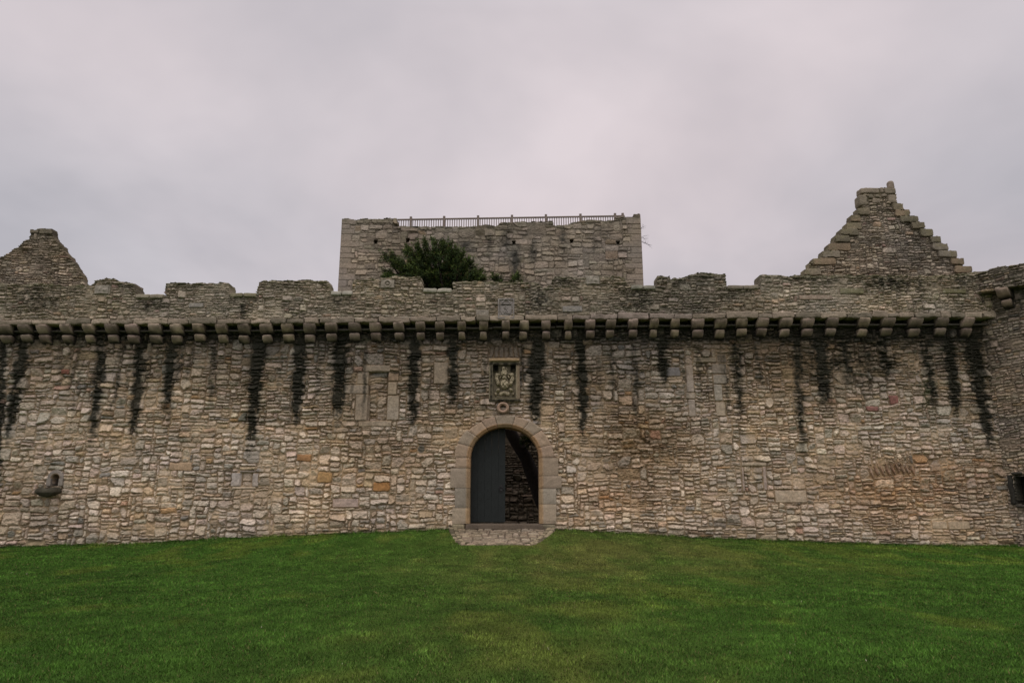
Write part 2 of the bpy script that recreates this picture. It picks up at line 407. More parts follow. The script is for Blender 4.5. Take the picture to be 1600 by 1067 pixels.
# ---------------------------------------------------------------- ground
prof = np.array([(-400, 856), (0, 855), (200, 851), (330, 843), (500, 836), (650, 830), (710, 827), (790, 825), (870, 828), (950, 833), (1100, 841), (1200, 845), (1350, 850), (1430, 853), (1600, 853), (2000, 854)], float)
gx, gz_ = [], []
for a, b in prof:
    x, z = P(a, b, 0); gx.append(x); gz_.append(z)
def ground_z(x, y):
    zw = np.interp(x, gx, gz_)
    dd = np.maximum(-y, 0)
    zf = zw*np.exp(-(dd/3.1)**2)
    z = np.where(y < 0, zf, np.where(y < 1.2, zw+(.42-zw)*y/1.2, .42))
    return z+.05*fbm(x*.25, y*.25, 3, 5)*sst(1.5, 5, dd)+.02*fbm(x*1.3, y*1.3, 2, 6)*sst(.2, 2, dd)
def lawn_col(x, y):
    p1 = fbm(x*.5, y*.3, 4, 41); p2 = fbm(x*1.6, y*.9, 3, 42); p3 = fbm(x*.25+9, y*.16, 2, 43)
    g = np.stack([.049+0*x, .112+0*x, .015+0*x], -1)
    yel = np.stack([.130+0*x, .155+0*x, .024+0*x], -1)
    br = np.stack([.120+0*x, .128+0*x, .034+0*x], -1)
    k = sst(.02, .34, p1+p2*.9)[..., None]
    c = g*(1-k*.42)+yel*k*.42
    # worn, drier turf where people walk up to the door
    wear = np.exp(-((x-2.2)/4.2)**2)*np.exp(-((y+3.5)/4.0)**2)+.5*np.exp(-((x-0)/2.2)**2)*sst(-2, -9, y)*.6
    kk = np.clip(wear*(.80+1.3*p2), 0, .8)[..., None]
    c = c*(1-kk)+br*kk
    p4 = fbm(x*3.3, y*3.3, 3, 44)
    return c*np.clip(1+.22*p3+.28*p2+.7*p4, .35, 1.9)[..., None]
def sheet(xs, ys):
    X, Y_ = np.meshgrid(xs, ys); Z = ground_z(X, Y_)
    nv_, nu = X.shape; idx = np.arange(nu*nv_).reshape(nv_, nu)
    q = np.stack([idx[:-1, :-1], idx[:-1, 1:], idx[1:, 1:], idx[1:, :-1]], -1).reshape(-1, 4)
    return X, Y_, Z, q
xs = np.unique(np.concatenate([-np.geomspace(28, 900, 14)[::-1], np.arange(-28, 28.01, .1), np.geomspace(28, 900, 14)]))
ys = np.unique(np.concatenate([-np.geomspace(24, 900, 14)[::-1], np.arange(-24, .8, .08), [1.2, 2, 4, 8, 14, 20, 30, 60, 150, 400, 900]]))
X, Y_, Z, q = sheet(xs, ys)
AX0, AX1, AYF = P(704, 826, 0)[0], P(866, 826, 0)[0], -2.6
def apron_half(y): return np.clip(-y/abs(AYF), 0, 1.0)
def in_apron(x, y, grow=0.0):       # outline of the cobbled apron in front of the door
    t = apron_half(y)
    l = AX0+.45*t**1.6-grow; r = AX1-.66*t**1.6+grow
    rc = sst(.9, 1.0, t)*.16
    return (x > l+rc*.6) & (x < r-rc*.6) & (y < .3) & (y > AYF-grow+.10*np.abs((x-(AX0+AX1)/2)/1.6)**3*.35)
Z = Z-.14*in_apron(X, Y_, -.06)
gcol = lawn_col(X, Y_)*.75
yard = (Y_ > .3)
gcol[yard] = np.array([.06, .055, .035])
lawn = mesh_np('lawn', np.stack([X, Y_, Z], -1).reshape(-1, 3), [q], gcol.reshape(-1, 3), M_SOIL, None, True)
tag(lawn, 'mown green lawn rising gently to the castle door', 'lawn', kind='structure')
dx0, dzs = P(789, 820, 0)
# grass blades
rg = np.random.RandomState(3)
def blades(n, ya, yb, hw, hh, pw=1.0):
    y = ya+(yb-ya)*rg.rand(n)**pw
    half = (y-CAM_Y)*.80+1.5
    x = (rg.rand(n)*2-1)*half
    return x, y, hw, hh
parts = [blades(460000, -17.5, -11, .006, .024), blades(300000, -11, -5, .010, .024), blades(150000, -5, -.05, .014, .024), blades(16000, -.16, .0, .009, .07)]
Vs, Cs = [], []
for x, y, hw, hh in parts:
    ok = ~in_apron(x, y, .02)
    x = x[ok]; y = y[ok]; n = len(x)
    z = ground_z(x, y)
    clump = 1+1.0*fbm(x*2.2, y*2.2, 3, 61)+1.2*fbm(x*7, y*7, 3, 62)
    hgt = hh*rg.uniform(.5, 1.25, n)*clump
    hgt = hgt*(1+.5*np.exp(-np.abs(y)/.12)*(rg.rand(n)))
    th = rg.rand(n)*2*np.pi; lx = np.cos(th); ly = np.sin(th); bend = rg.normal(0, .7, (n, 2))*hgt[:, None]
    wv = hw*rg.uniform(.6, 1.3, n)
    a = np.stack([x-lx*wv, y-ly*wv, z-.01], 1); b = np.stack([x+lx*wv, y+ly*wv, z-.01], 1)
    c = np.stack([x+bend[:, 0], y+bend[:, 1], z+hgt], 1)
    Vs.append(np.stack([a, b, c], 1).reshape(-1, 3))
    cc = lawn_col(x, y)*(1.0+.95*(clump-1)).clip(.25, 2)[:, None]*rg.uniform(.38, 1.85, (n, 1))
    dry = rg.rand(n) < .06; cc[dry] = np.array([.17, .15, .06])*rg.uniform(.6, 1.2, (dry.sum(), 1))
    wht = rg.rand(n) < .00012; cc[wht] = (.5, .45, .35)
    Cs.append(np.repeat(cc, 3, 0))
Vg = np.concatenate(Vs); fg = np.arange(len(Vg)).reshape(-1, 3)
g = mesh_np('grass', Vg, [fg], np.clip(np.concatenate(Cs), .004, .6), M_GRASS)
tag(g, 'short green grass blades covering the lawn before the wall', 'grass', kind='stuff')

# ---------------------------------------------------------------- curtain wall
cw = empty('curtain_wall', (0, 0, 0), 'long rubble curtain wall with arched door, corbels and broken battlements', 'castle wall')
YP = -.42         # parapet face
# bottom line of the ledge slabs, measured on the parapet plane
lx_, lz_ = [], []
for a, b in [(-500, 508), (0, 507), (400, 506), (600, 504), (800, 501), (960, 499), (1200, 497), (1560, 496)]:
    x, z = P(a, b, YP); lx_.append(x); lz_.append(z)
ledge = lambda x: np.interp(x, lx_, lz_)
U0 = -24.0; UC = P(1541, 560, 0)[0]            # right-hand end: the round tower
ZT = ledge(np.array([0.]))[0]+.0
streaks = [(40, 10, 695, 12, 1.), (98, 92, 590, 8, .4), (160, 142, 705, 11, .8), (222, 206, 690, 12, 1.), (268, 258, 650, 12, .85), (335, 330, 640, 7, .5), (405, 390, 705, 14, 1.), (471, 461, 668, 12, 1.1), (533, 527, 662, 14, 1.1), (648, 645, 672, 11, 1.1), (709, 706, 640, 10, .95), (839, 836, 668, 14, 1.25), (907, 911, 690, 10, 1.), (1034, 1038, 605, 11, 1.),
           (1150, 1158, 665, 11, .65), (1243, 1256, 725, 10, .65), (1279, 1290, 640, 16, .95), (1318, 1330, 610, 16, .7), (1352, 1362, 620, 12, .55), (1376, 1388, 600, 14, .75), (1443, 1462, 650, 12, .7), (1480, 1497, 655, 13, 1.), (1503, 1515, 590, 8, .6), (1518, 1549, 705, 15, 1.25), (-60, -90, 700, 14, .9), (-150, -180, 650, 12, 1.), (6, -8, 800, 9, .9)]
_sr = random.Random(31)
for _k in range(46):
    _x = _sr.uniform(-20, 1540); streaks.append((_x, _x+(_x-790)*.04, _sr.uniform(575, 690), _sr.uniform(3.5, 6.5), _sr.uniform(.22, .5)))
blobs = [(1000, 695, 85, 60, .62, 0), (560, 640, 60, 60, .15, 0), (1380, 775, 140, 42, .26, 1), (600, 710, 70, 45, .3, 0), (960, 780, 60, 26, .22, 1), (760, 545, 60, 14, .3, 0), (1290, 560, 160, 40, .35, 0), (60, 560, 80, 40, .25, 0), (80, 800, 90, 30, .15, 0), (330, 560, 120, 28, .15, 0), (700, 600, 60, 50, .12, 0), (1480, 740, 100, 30, .25, 1)]
def stain(U, V, col, I, dist, Y=0.0):
    px, py = pix(U, V, Y)
    k = np.zeros_like(U)
    ps = h2(I, I*0, 5)-.5; jag = 3.5*fbm(U*5, V*9, 3, 91)*2+7.0*ps; rag = fbm(U*14, V*18, 3, 92)+.28*ps
    for (xa, xb, ye, wd, st) in streaks:
        t = (py-528)/(ye-528)
        cx = xa+(xb-xa)*t+jag*.8
        wv_ = wd*(.45+.62*np.clip(1-t, 0, 1)**.7)*(1+.9*fbm(U*2, V*4, 3, 93))
        m = np.exp(-np.abs((px-cx)/wv_*1.15)**2.6)*sst(1.10, .72, t+rag*.45)*sst(-.05, .0, t)
        k = np.maximum(k, m*st)
    k = np.clip(k*(1.38+1.75*rag), 0, .95)
    # dark band right under the corbels
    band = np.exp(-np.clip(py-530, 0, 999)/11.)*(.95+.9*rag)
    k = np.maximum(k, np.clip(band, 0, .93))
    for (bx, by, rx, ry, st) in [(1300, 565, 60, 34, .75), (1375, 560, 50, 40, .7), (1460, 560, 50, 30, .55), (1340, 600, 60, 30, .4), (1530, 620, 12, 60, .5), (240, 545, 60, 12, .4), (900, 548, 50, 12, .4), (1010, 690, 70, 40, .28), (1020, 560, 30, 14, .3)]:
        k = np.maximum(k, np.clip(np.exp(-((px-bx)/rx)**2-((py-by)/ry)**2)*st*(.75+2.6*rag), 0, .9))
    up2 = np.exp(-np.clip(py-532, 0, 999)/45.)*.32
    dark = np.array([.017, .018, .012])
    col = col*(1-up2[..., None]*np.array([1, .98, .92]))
    for (bx, by, rx, ry, st, kind) in blobs:
        m = np.exp(-((px-bx)/rx)**2-((py-by)/ry)**2)*st*(1+1.6*rag)
        tint = np.array([.60, .53, .44]) if kind == 0 else np.array([.80, .55, .33])
        col = col*(1-np.clip(m, 0, .8)[..., None]*(1-tint)*1.7)
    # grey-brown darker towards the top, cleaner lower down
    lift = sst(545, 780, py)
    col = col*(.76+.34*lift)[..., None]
    gp = np.exp(-((px-1450)/14)**2-((py-610)/38)**2)*sst(-.05, .15, rag+.05)
    col = col*(1-.75*gp[..., None])+np.array([.03, .05, .012])*.75*gp[..., None]
    gm = np.clip(np.exp(-(V-np.interp(U, gx, gz_))/.16)*(.55+1.3*rag), 0, .7)[..., None]   # green film at the foot
    col = col*(1-gm*.8)+np.array([.10, .105, .05])*gm*.8
    return col*(1-k[..., None])+dark*k[..., None]
DR = (.42, .345, .25)
def fs(pxl, pyt, pxr, pyb, col=DR, hh=.012, *r):        # dressed stone from photo pixels on the wall plane
    xa, zt_ = P(pxl, pyt, 0); xb, zb = P(pxr, pyb, 0)
    return (xa, zb, xb-xa, zt_-zb, col, hh, *r)
forced = [
    # blocked window left of the door: lintel, jambs, sill
    fs(568, 571, 610, 581), fs(559, 583, 576, 601), fs(537, 601, 576, 615, (.43, .365, .285)), fs(556, 616, 576, 657, (.43, .355, .265)),
    fs(605, 583, 623, 596, (.38, .28, .19)), fs(605, 597, 620, 617), fs(604, 618, 623, 656, (.42, .35, .26)), fs(560, 658, 612, 667),
    # blocked window right of the door
    fs(1083, 558, 1120, 566, (.37, .31, .225)), fs(1071, 570, 1086, 613, (.44, .36, .275)), fs(1071, 614, 1087, 623), fs(1075, 624, 1088, 651, (.41, .34, .26)),
    fs(1112, 568, 1136, 584, (.34, .29, .225)), fs(1114, 585, 1137, 600, (.36, .315, .245)), fs(1115, 601, 1130, 626, (.41, .365, .29)), fs(1117, 628, 1134, 650),
    fs(1040, 573, 1064, 588, (.25, .23, .21)),
    # small blocked openings low on the wall
    fs(362, 738, 376, 760, (.40, .35, .30)), fs(362, 760, 400, 764), fs(374, 734, 400, 738, (.3, .25, .2)), fs(394, 739, 404, 760, (.38, .33, .28)),
    fs(1158, 722, 1198, 728), fs(1158, 730, 1165, 768, (.36, .28, .22)), fs(1191, 729, 1200, 766, (.38, .30, .24)),
    # larger single stones
    fs(1210, 765, 1262, 785), fs(1455, 814, 1480, 826), fs(1480, 814, 1516, 827), fs(520, 778, 560, 793, (.40, .31, .26)),
    fs(497, 737, 519, 754, (.38, .24, .11), .02, 0.), fs(584, 752, 609, 767, (.39, .21, .085), .02, 0.), fs(463, 710, 487, 721, (.34, .19, .09), .02, 0.), 
    fs(265, 722, 300, 735, (.40, .28, .17), .02, 0.), fs(1388, 618, 1404, 630, (.30, .14, .11), .02, 0.), fs(96, 577, 108, 585, (.30, .13, .09), .02, 0.), fs(1352, 632, 1372, 640, (.30, .15, .12), .02, 0.),
    fs(678, 566, 700, 600), ]
for k in range(9):         # relieving arch of stones on edge
    forced.append(fs(1357+k*8.2, 720+abs(k-5)*1.2, 1364.5+k*8.2, 741+abs(k-5)*1.2, random.Random(k).choice([(.30, .21, .15), (.34, .26, .20), (.25, .18, .13)]), .03, .55))
for k in range(7):
    forced.append(fs(765+k*7.5, 543, 771.6+k*7.5, 559, (.26, .22, .17), .015, (k-3)*.12))
# door opening geometry in the wall plane
CX, CZs = P(788.5, 715, 0); rxI = (P(842, 715)[0]-P(735, 715)[0])/2; ryI = P(788, 667)[1]-CZs; ZSILL = P(788, 817, 0)[1]
rxO = rxI+.46; ryO = ryI+.33
NX0, NZ0 = P(79.5, 759, 0); NX1, NZ1 = P(93, 747, 0)      # niche with basin
def arch_in(U, V, rx, ry, g=0.0, zb=None):
    zb = ZSILL-.02 if zb is None else zb
    return ((np.abs(U-CX) < rx+g) & (V <= CZs) & (V > zb)) | ((((U-CX)/(rx+g))**2+((V-CZs)/(ry+g))**2 < 1) & (V > CZs))
PNX0, PNZ0 = P(764, 628, 0); PNX1, PNZ1 = P(812, 565, 0)   # heraldic panel
def cut_wall(U, V):
    c = arch_in(U, V, rxI, ryI, .05, -9) & (V > ZSILL-.25)
    nx = (NX0+NX1)/2; hw = (NX1-NX0)/2
    c |= (np.abs(U-nx) < hw) & (V > NZ0) & (V < NZ1)
    c |= (((U-nx)/hw)**2+((V-NZ1)/(hw*1.0))**2 < 1) & (V > NZ1)
    c |= (U > PNX0+.06) & (U < PNX1-.06) & (V > PNZ0+.06) & (V < PNZ1-.06)
    c |= (V > ledge(U)+.06)
    return c
ztop = float(max(lz_))+.12
recs = []
for a, b, c_, d_, dp in ((577, 582, 604, 657, .13), (1088, 567, 1112, 650, .11), (376, 739, 394, 760, .05), (1166, 729, 1190, 768, .04)):
    xa, z1 = P(a, b, 0); xb, z2 = P(c_, d_, 0); recs.append((xa, z2, xb, z1, dp))
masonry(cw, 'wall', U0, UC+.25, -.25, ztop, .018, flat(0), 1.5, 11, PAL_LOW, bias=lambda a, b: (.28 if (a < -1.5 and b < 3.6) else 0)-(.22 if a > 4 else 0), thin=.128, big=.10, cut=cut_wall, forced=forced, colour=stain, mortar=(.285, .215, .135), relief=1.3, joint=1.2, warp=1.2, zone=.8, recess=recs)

# parapet
tp = [(-500, 440), (-330, 441), (-328, 460), (-250, 460), (-248, 440), (-100, 441), (-98, 460), (-40, 460), (-38, 443), (0, 443), (60, 443), (100, 446), (140, 445), (148, 438), (160, 435), (178, 434), (190, 440), (205, 441), (212, 443), (213, 462), (256, 462), (257, 443), (280, 441), (300, 442), (330, 441), (357, 442), (359, 459), (402, 459), (405, 440), (412, 438), (440, 438), (480, 437), (512, 438), (515, 455), (550, 457), (553, 436), (575, 435), (600, 433), (645, 431), (659, 433), (660, 453), (706, 453), (707, 440), (725, 439), (790, 440), (840, 441), (848, 450), (858, 446), (862, 438), (870, 432), (970, 432), (976, 436), (984, 446), (1024, 448), (1026, 430), (1047, 430), (1050, 436), (1070, 431), (1090, 426), (1133, 427), (1135, 447), (1185, 447), (1187, 429), (1240, 430), (1300, 430), (1340, 429), (1450, 430), (1480, 430), (1500, 427), (1520, 424), (1580, 424)]
tx = [P(a, b, YP)[0] for a, b in tp]; tz = [P(a, b, YP)[1] for a, b in tp]
def keep_par(cu_, cv_, w, h):
    return cv_ < np.interp(cu_, tx, tz)+.012
def col_par(U, V, col, I, dist):
    px, py = pix(U, V, YP); rag = fbm(U*10, V*14, 3, 301); big_ = fbm(U*.8, V*1.6, 3, 302)
    tt = np.interp(U, tx, tz)-V
    k = np.clip(sst(.55, .0, tt)*(.45+1.4*big_+1.2*rag), 0, .75)
    for (bx, by, rx, ry, st) in [(55, 465, 40, 26, .7), (378, 480, 8, 30, .8), (845, 468, 22, 22, .85), (1000, 462, 26, 22, .8), (690, 470, 22, 14, .6), (530, 470, 24, 12, .75), (1155, 462, 24, 22, .6), (1390, 440, 42, 16, 1.), (1505, 440, 16, 16, .9), (1175, 480, 8, 20, .5), (232, 476, 22, 14, .7), (880, 445, 30, 10, .4), (1440, 448, 10, 18, .8), (30, 480, 40, 14, .4)]:
        k = np.maximum(k, np.clip(np.exp(-((px-bx)/rx)**2-((py-by)/ry)**2)*st*(.85+2.2*rag), 0, .93))
    k = k[..., None]
    col = col*(1-k)+np.array([.028, .027, .019])*k
    ms = np.clip(sst(.16, .0, tt)*(.5+2.2*rag), 0, .6)[..., None]
    col = col*(1-ms)+np.array([.16, .155, .085])*ms
    lc = (sst(.16, .22, fbm(U*16, V*16, 2, 303))*.5)[..., None]       # pale lichen spots
    return col*(1-lc)+np.array([.36, .33, .26])*lc
par_forced = []
for a, b, c_, d_ in ((148, 445, 172, 461), (595, 437, 617, 451), (914, 431, 938, 445)):
    xa, zt_ = P(a, b, YP); xb, zb = P(c_, d_, YP); par_forced.append((xa, zb, xb-xa, zt_-zb, (.26, .235, .19), .02))
for a, b, c_, d_, cc in ((1311, 450, 1350, 459, (.20, .185, .11)), (1471, 451, 1510, 459, (.19, .175, .10)), (1248, 461, 1300, 469, (.30, .23, .17)), (295, 473, 318, 481, (.3, .27, .23)), (743, 484, 765, 494, (.28, .25, .21)), (622, 494, 650, 504, (.33, .29, .23)), (878, 478, 910, 488, (.25, .235, .21))):
    xa, zt_ = P(a, b, YP); xb, zb = P(c_, d_, YP); par_forced.append((xa, zb, xb-xa, zt_-zb, cc, .03))
zpl = float(min(lz_))+.05
masonry(cw, 'parapet', U0, P(1545, 440, YP)[0], zpl, float(max(tz))+.1, .02, flat(YP), .55, 23, PAL_TOP, thin=.088, big=.045,
        cut=lambda U, V: (V < ledge(U)+.12) | (V > np.interp(U+.07*fbm(U*3, V*5, 3, 321)*2, tx, tz)+.055*fbm(U*4.5, V*3, 3, 322)*2), forced=par_forced, colour=col_par, mortar=(.18, .15, .105), relief=1.1, joint=1.1)
# ledge slabs under the parapet
mb = MB(); rr = random.Random(5); x = U0
while x < P(1556, 497, YP)[0]:
    w_ = rr.uniform(.35, 1.15); z = float(ledge(x+w_/2)); px_, _ = pix(x+w_/2, z, YP)
    c = rr.choice([(.27, .22, .165), (.22, .185, .14), (.34, .28, .21), (.25, .205, .155), (.18, .155, .115)])
    if 900 < px_ < 1080: c = rr.choice([(.28, .215, .18), (.25, .205, .17)])
    hh = .185+rr.uniform(-.05, .05)
    mb.add(*lump(x+w_/2, -.02, z+hh/2-.005, w_-.012, .92+rr.uniform(-.06, .03), hh, .05, .036, rr.randint(0, 999), 4, c))
    x += w_
mb.build('ledge', M_DRS, cw)
mb = MB()
x = U0
while x < UC:
    w_ = rr.uniform(.8, 1.6); z = float(ledge(x+w_/2))
    mb.add(*lump(x+w_/2, -.08, z-.17, w_-.01, .24, .06, .025, .01, rr.randint(0, 999), 4, (.10, .09, .075)))
    x += w_
mb.build('moulding', M_DRS, cw)
# corbels: two rounded stones, one over the other
def corbel_mesh(seed):
    m = MB(); r2 = random.Random(seed)
    def nose(v, hz, dep, kk):
        # front lower edge curves back
        f = np.clip((-v[:, 1])/(dep/2), 0, 1); t = np.clip((hz/2-v[:, 2])/hz, 0, 1)
        v = v.copy(); v[:, 1] += kk*f*t**2.2; v[:, 2] -= .0*t
        return v
    u = r2.uniform(-.015, .015)
    kk = r2.uniform(.18, .36); c = (kk*1.05, kk*r2.uniform(.80, .84), kk*r2.uniform(.60, .67))
    m.add(*lump(u, -.14, -.155, .335+r2.uniform(-.03, .03), .64, .32, .04, .020, seed, 8, c, lambda v: nose(v, .32, .64, .34), .42))
    k2 = r2.uniform(.8, 1.1); c2 = tuple(a*k2 for a in c)
    m.add(*lump(u+r2.uniform(-.02, .02), -.02, -.46, .30+r2.uniform(-.04, .02), .50, .27, .045, .022, seed+50, 8, c2, lambda v: nose(v, .27, .50, .30), .42))
    # black algae, and recess shade painted into the flanks towards the wall
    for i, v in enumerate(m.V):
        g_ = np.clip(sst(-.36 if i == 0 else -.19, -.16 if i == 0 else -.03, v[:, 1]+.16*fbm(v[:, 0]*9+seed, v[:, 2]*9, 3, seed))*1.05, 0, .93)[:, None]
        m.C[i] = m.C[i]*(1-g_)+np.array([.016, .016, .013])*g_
    return m
cps = [5, 36, 66, 101, 136, 171, 204, 240, 274, 309, 344, 379, 414, 447, 482, 516, 552, 587, 622, 656, 687, 721, 755, 789, 820, 854, 888, 922, 955, 989, 1023, 1057, 1092, 1127, 1162, 1195, 1230, 1264, 1304, 1352, 1392, 1434, 1476, 1517, -30, -64, -98, -132, -166, -200]
protos = []
for i, cpx in enumerate(cps):
    xx, _ = P(cpx, 510, YP); zz_ = float(ledge(xx))
    wide = 1.16 if cpx < 640 or cpx > 1080 else .86
    if i < 14:
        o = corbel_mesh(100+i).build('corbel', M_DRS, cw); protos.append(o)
    else:
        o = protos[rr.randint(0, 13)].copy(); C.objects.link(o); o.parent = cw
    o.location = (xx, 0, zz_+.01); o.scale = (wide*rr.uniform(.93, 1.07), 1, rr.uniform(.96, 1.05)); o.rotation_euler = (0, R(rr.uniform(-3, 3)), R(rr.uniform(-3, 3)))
# coping slabs on the crenel sills
mb = MB()
for a, b, y_, cc in ((213, 257, 461, (.27, .24, .18)), (517, 551, 456, (.36, .34, .28)), (661, 706, 452, (.36, .34, .27)), (1136, 1185, 447, (.24, .21, .16)), (985, 1024, 447, (.26, .25, .2)), (360, 402, 459, (.22, .20, .13))):
    xa, z = P(a, y_, YP); xb, _ = P(b, y_, YP); n_ = 2; w_ = (xb-xa)/n_
    for k in range(n_):
        mb.add(*lump(xa+w_*(k+.5), YP+.26, z-.05, w_-.01, .66, .15, .05, .02, 7+k+a, 5, cc, None, .15))
mb.build('coping', M_DRS, cw)
# small worn carved stones set in the merlons
def rosette(S, T):
    r = np.hypot(S, T); H = .03+.025*np.exp(-((r-.10)/.03)**2)+.03*np.exp(-(r/.04)**2)-.03*np.exp(-((r-.065)/.02)**2)+.012*fbm(S*20, T*20, 3, 8)
    return H, np.stack([.27+0*S, .24+0*S, .19+0*S], -1)*(1+.5*fbm(S*12, T*12, 3, 9))[..., None]
def worn(S, T):
    H = .02+.04*np.exp(-((S+.05)/.05)**2-((T-.03)/.09)**2)+.035*np.exp(-((S-.09)/.06)**2-((T+.02)/.05)**2)+.03*np.exp(-((S+.01)/.12)**2-((T+.12)/.03)**2)+.015*fbm(S*18, T*18, 3, 12)
    return H, np.stack([.27+0*S, .245+0*S, .20+0*S], -1)*(1+.6*fbm(S*12, T*12, 3, 13))[..., None]
for (a, b, f_) in ((160, 453, worn), (606, 444, rosette), (926, 438, worn)):
    x, z = P(a, b, YP); relief_panel(cw, 'carved_stone', x, z, YP-.02, .42, .27, f_, .01)

# shield panel in the parapet
sx0, sz0 = P(778, 498, YP); sx1, sz1 = P(803.5, 467, YP)
def seg(S, T, pts, w):
    D = np.full(S.shape, 9.)
    for (ax, ay), (bx, by) in zip(pts[:-1], pts[1:]):
        l2 = (bx-ax)**2+(by-ay)**2+1e-9; t = np.clip(((S-ax)*(bx-ax)+(T-ay)*(by-ay))/l2, 0, 1)
        D = np.minimum(D, np.hypot(S-ax-t*(bx-ax), T-ay-t*(by-ay)))
    return np.exp(-(D/w)**2)
sw_, sh_ = sx1-sx0, sz1-sz0
def shield(S, T):
    s = S/(sw_/2); t = T/(sh_/2)
    H = .05+0*S
    fr_ = np.maximum(np.abs(s), np.abs(t))
    H = np.where(fr_ < .86, .015, H)
    # shield outline: straight sides, round foot
    ins_ = (np.abs(s) < .66) & (t < .48) & (t > -.15) | (((s/.66)**2+((t+.15)/.62)**2 < 1) & (t <= -.15))
    H = np.where(ins_, .045, H)
    H = np.where((np.abs(s) < .58) & (t > .30) & (t < .40), -.005, H)            # chief line
    H = np.where((np.abs(s) < .62) & (t > .40) & (t < .54), .060, H)
    crown = seg(s, t, [(-.45, .58), (-.25, .78), (0, .86), (.25, .78), (.45, .58)], .07)
    H = H+.03*crown+.02*seg(s, t, [(0, .86), (0, .98)], .07)
    beast = seg(s, t, [(-.22, .10), (.02, .16), (.14, .05), (.02, -.08), (.10, -.22), (.22, -.34), (.34, -.48)], .07)+seg(s, t, [(-.2, -.02), (.0, -.02)], .05)+seg(s, t, [(-.34, -.24), (-.22, -.38), (-.04, -.34), (.08, -.46), (.26, -.52)], .06)+seg(s, t, [(-.28, -.46), (-.1, -.5)], .05)
    H = H+.028*np.clip(beast, 0, 1)+.006*fbm(S*30, T*30, 3, 4)
    c = np.stack([.235+0*S, .215+0*S, .195+0*S], -1)*(1+.6*fbm(S*8, T*8, 3, 5))[..., None]
    return H, c
relief_panel(cw, 'shield_panel', (sx0+sx1)/2, (sz0+sz1)/2, YP-.005, sw_, sh_, shield, .007)

# heraldic panel over the door
pw_, ph_ = PNX1-PNX0, PNZ1-PNZ0
def arms(S, T):
    s = S/(pw_/2); t = T/(ph_/2)
    m = np.maximum(np.abs(s)*1.0, np.abs(t)*1.02)
    H = np.full(S.shape, .09)
    ex_ = (1-np.abs(s))*pw_/2; ey_ = (1-np.abs(t))*ph_/2; ed = np.minimum(ex_, ey_)
    H = .05+.05*sst(0, .03, ed)-.035*np.exp(-((ed-.055)/.014)**2)-.02*np.exp(-((ed-.095)/.012)**2)
    inn = (ex_ > .125) & (ey_ > .125)
    step = (t > .52)
    H = np.where(inn, -.02, H)
    niche = inn & (t > .50) & (np.abs(s) > .40)
    tw = (np.abs(s) < .42) & (t > .50) & (np.abs(t) < .80)
    rim1 = seg(s, t, [(-.70, .50), (-.40, .50), (-.40, .80), (.40, .80), (.40, .50), (.70, .50)], .035)
    H = H+np.where(niche, -.13, 0)
    H = np.maximum(H, np.where(rim1 > .3, .055*rim1+.01, -9))
    def blob(cx, cy, rx, ry, a, rot=0):
        c_, s_ = math.cos(rot), math.sin(rot); X_ = (s-cx)*c_+(t-cy)*s_; Y2 = -(s-cx)*s_+(t-cy)*c_
        r = (X_/rx)**2+(Y2/ry)**2
        return a*np.sqrt(np.clip(1-r, 0, 1))
    R_ = np.zeros_like(S)
    add = lambda *a: np.maximum(R_, blob(*a))
    for b in [(0, -.12, .34, .30, .13), (0, .16, .16, .14, .14), (.0, .42, .20, .20, .13), (-.05, .63, .13, .14, .11), (.13, .60, .08, .10, .07), (-.16, .40, .07, .12, .07),
              (-.46, .02, .13, .26, .10, .3), (.46, .02, .13, .28, .10, -.3), (-.50, .32, .15, .13, .09), (.50, .32, .16, .13, .09), (-.38, -.12, .12, .07, .09, .6), (.42, -.10, .12, .07, .10, -.6),
              (-.42, -.45, .15, .10, .10, .3), (.44, -.42, .15, .10, .09, -.4), (-.55, -.60, .10, .09, .07), (.55, -.60, .10, .09, .07), (-.22, -.60, .16, .10, .07), (.20, -.60, .18, .11, .07), (0, -.56, .20, .12, .07),
              (-.26, .20, .11, .06, .08, .8), (.28, .22, .11, .06, .08, -.8), (-.58, .14, .08, .12, .06), (.60, .12, .07, .14, .06), (-.33, .34, .09, .05, .06, -.5), (.33, .36, .1, .05, .06, .5)]:
        R_ = add(*b)
    R_ = R_*(1+1.0*fbm(s*7, t*7, 3, 15))
    sh = (((s)/.27)**2+((t+.14)/.24)**2)
    R_ = R_+np.where(sh < 1, .018*np.sin(s*26)*np.sin(t*24), 0)-.05*np.exp(-((np.sqrt(sh)-1.05)/.08)**2)
    ok = inn & ~niche & (np.abs(s) < .73)
    H = np.where(ok, np.maximum(-.06, -.06+1.5*R_), H)
    H = H+.010*fbm(S*25, T*25, 3, 16)
    c = np.stack([.30+0*S, .26+0*S, .175+0*S], -1)*(1+.8*fbm(S*7, T*7, 3, 17))[..., None]
    c = np.where(ok[..., None], c*1.08, c)
    rt = sst(.80, .84, np.abs(s))*(s > 0)*(np.abs(t) < .9); c = c*(1-rt[..., None])+np.array([.30, .24, .165])*rt[..., None]*(1+.5*fbm(S*9, T*4, 3, 18))[..., None]
    # black algae along the frame: head, foot and left side; hollows painted dark as shade
    rg_ = fbm(S*14, T*14, 3, 19)
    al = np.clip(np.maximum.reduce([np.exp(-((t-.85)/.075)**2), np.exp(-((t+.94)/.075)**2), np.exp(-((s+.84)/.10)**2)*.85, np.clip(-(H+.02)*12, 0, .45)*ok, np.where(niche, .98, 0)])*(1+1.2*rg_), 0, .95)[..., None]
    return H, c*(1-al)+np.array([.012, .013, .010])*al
relief_panel(cw, 'heraldic_panel', (PNX0+PNX1)/2, (PNZ0+PNZ1)/2, -.02, pw_, ph_, arms, .0075, depth=.5)
x, z = P(788, 563.5, 0); mb = MB()
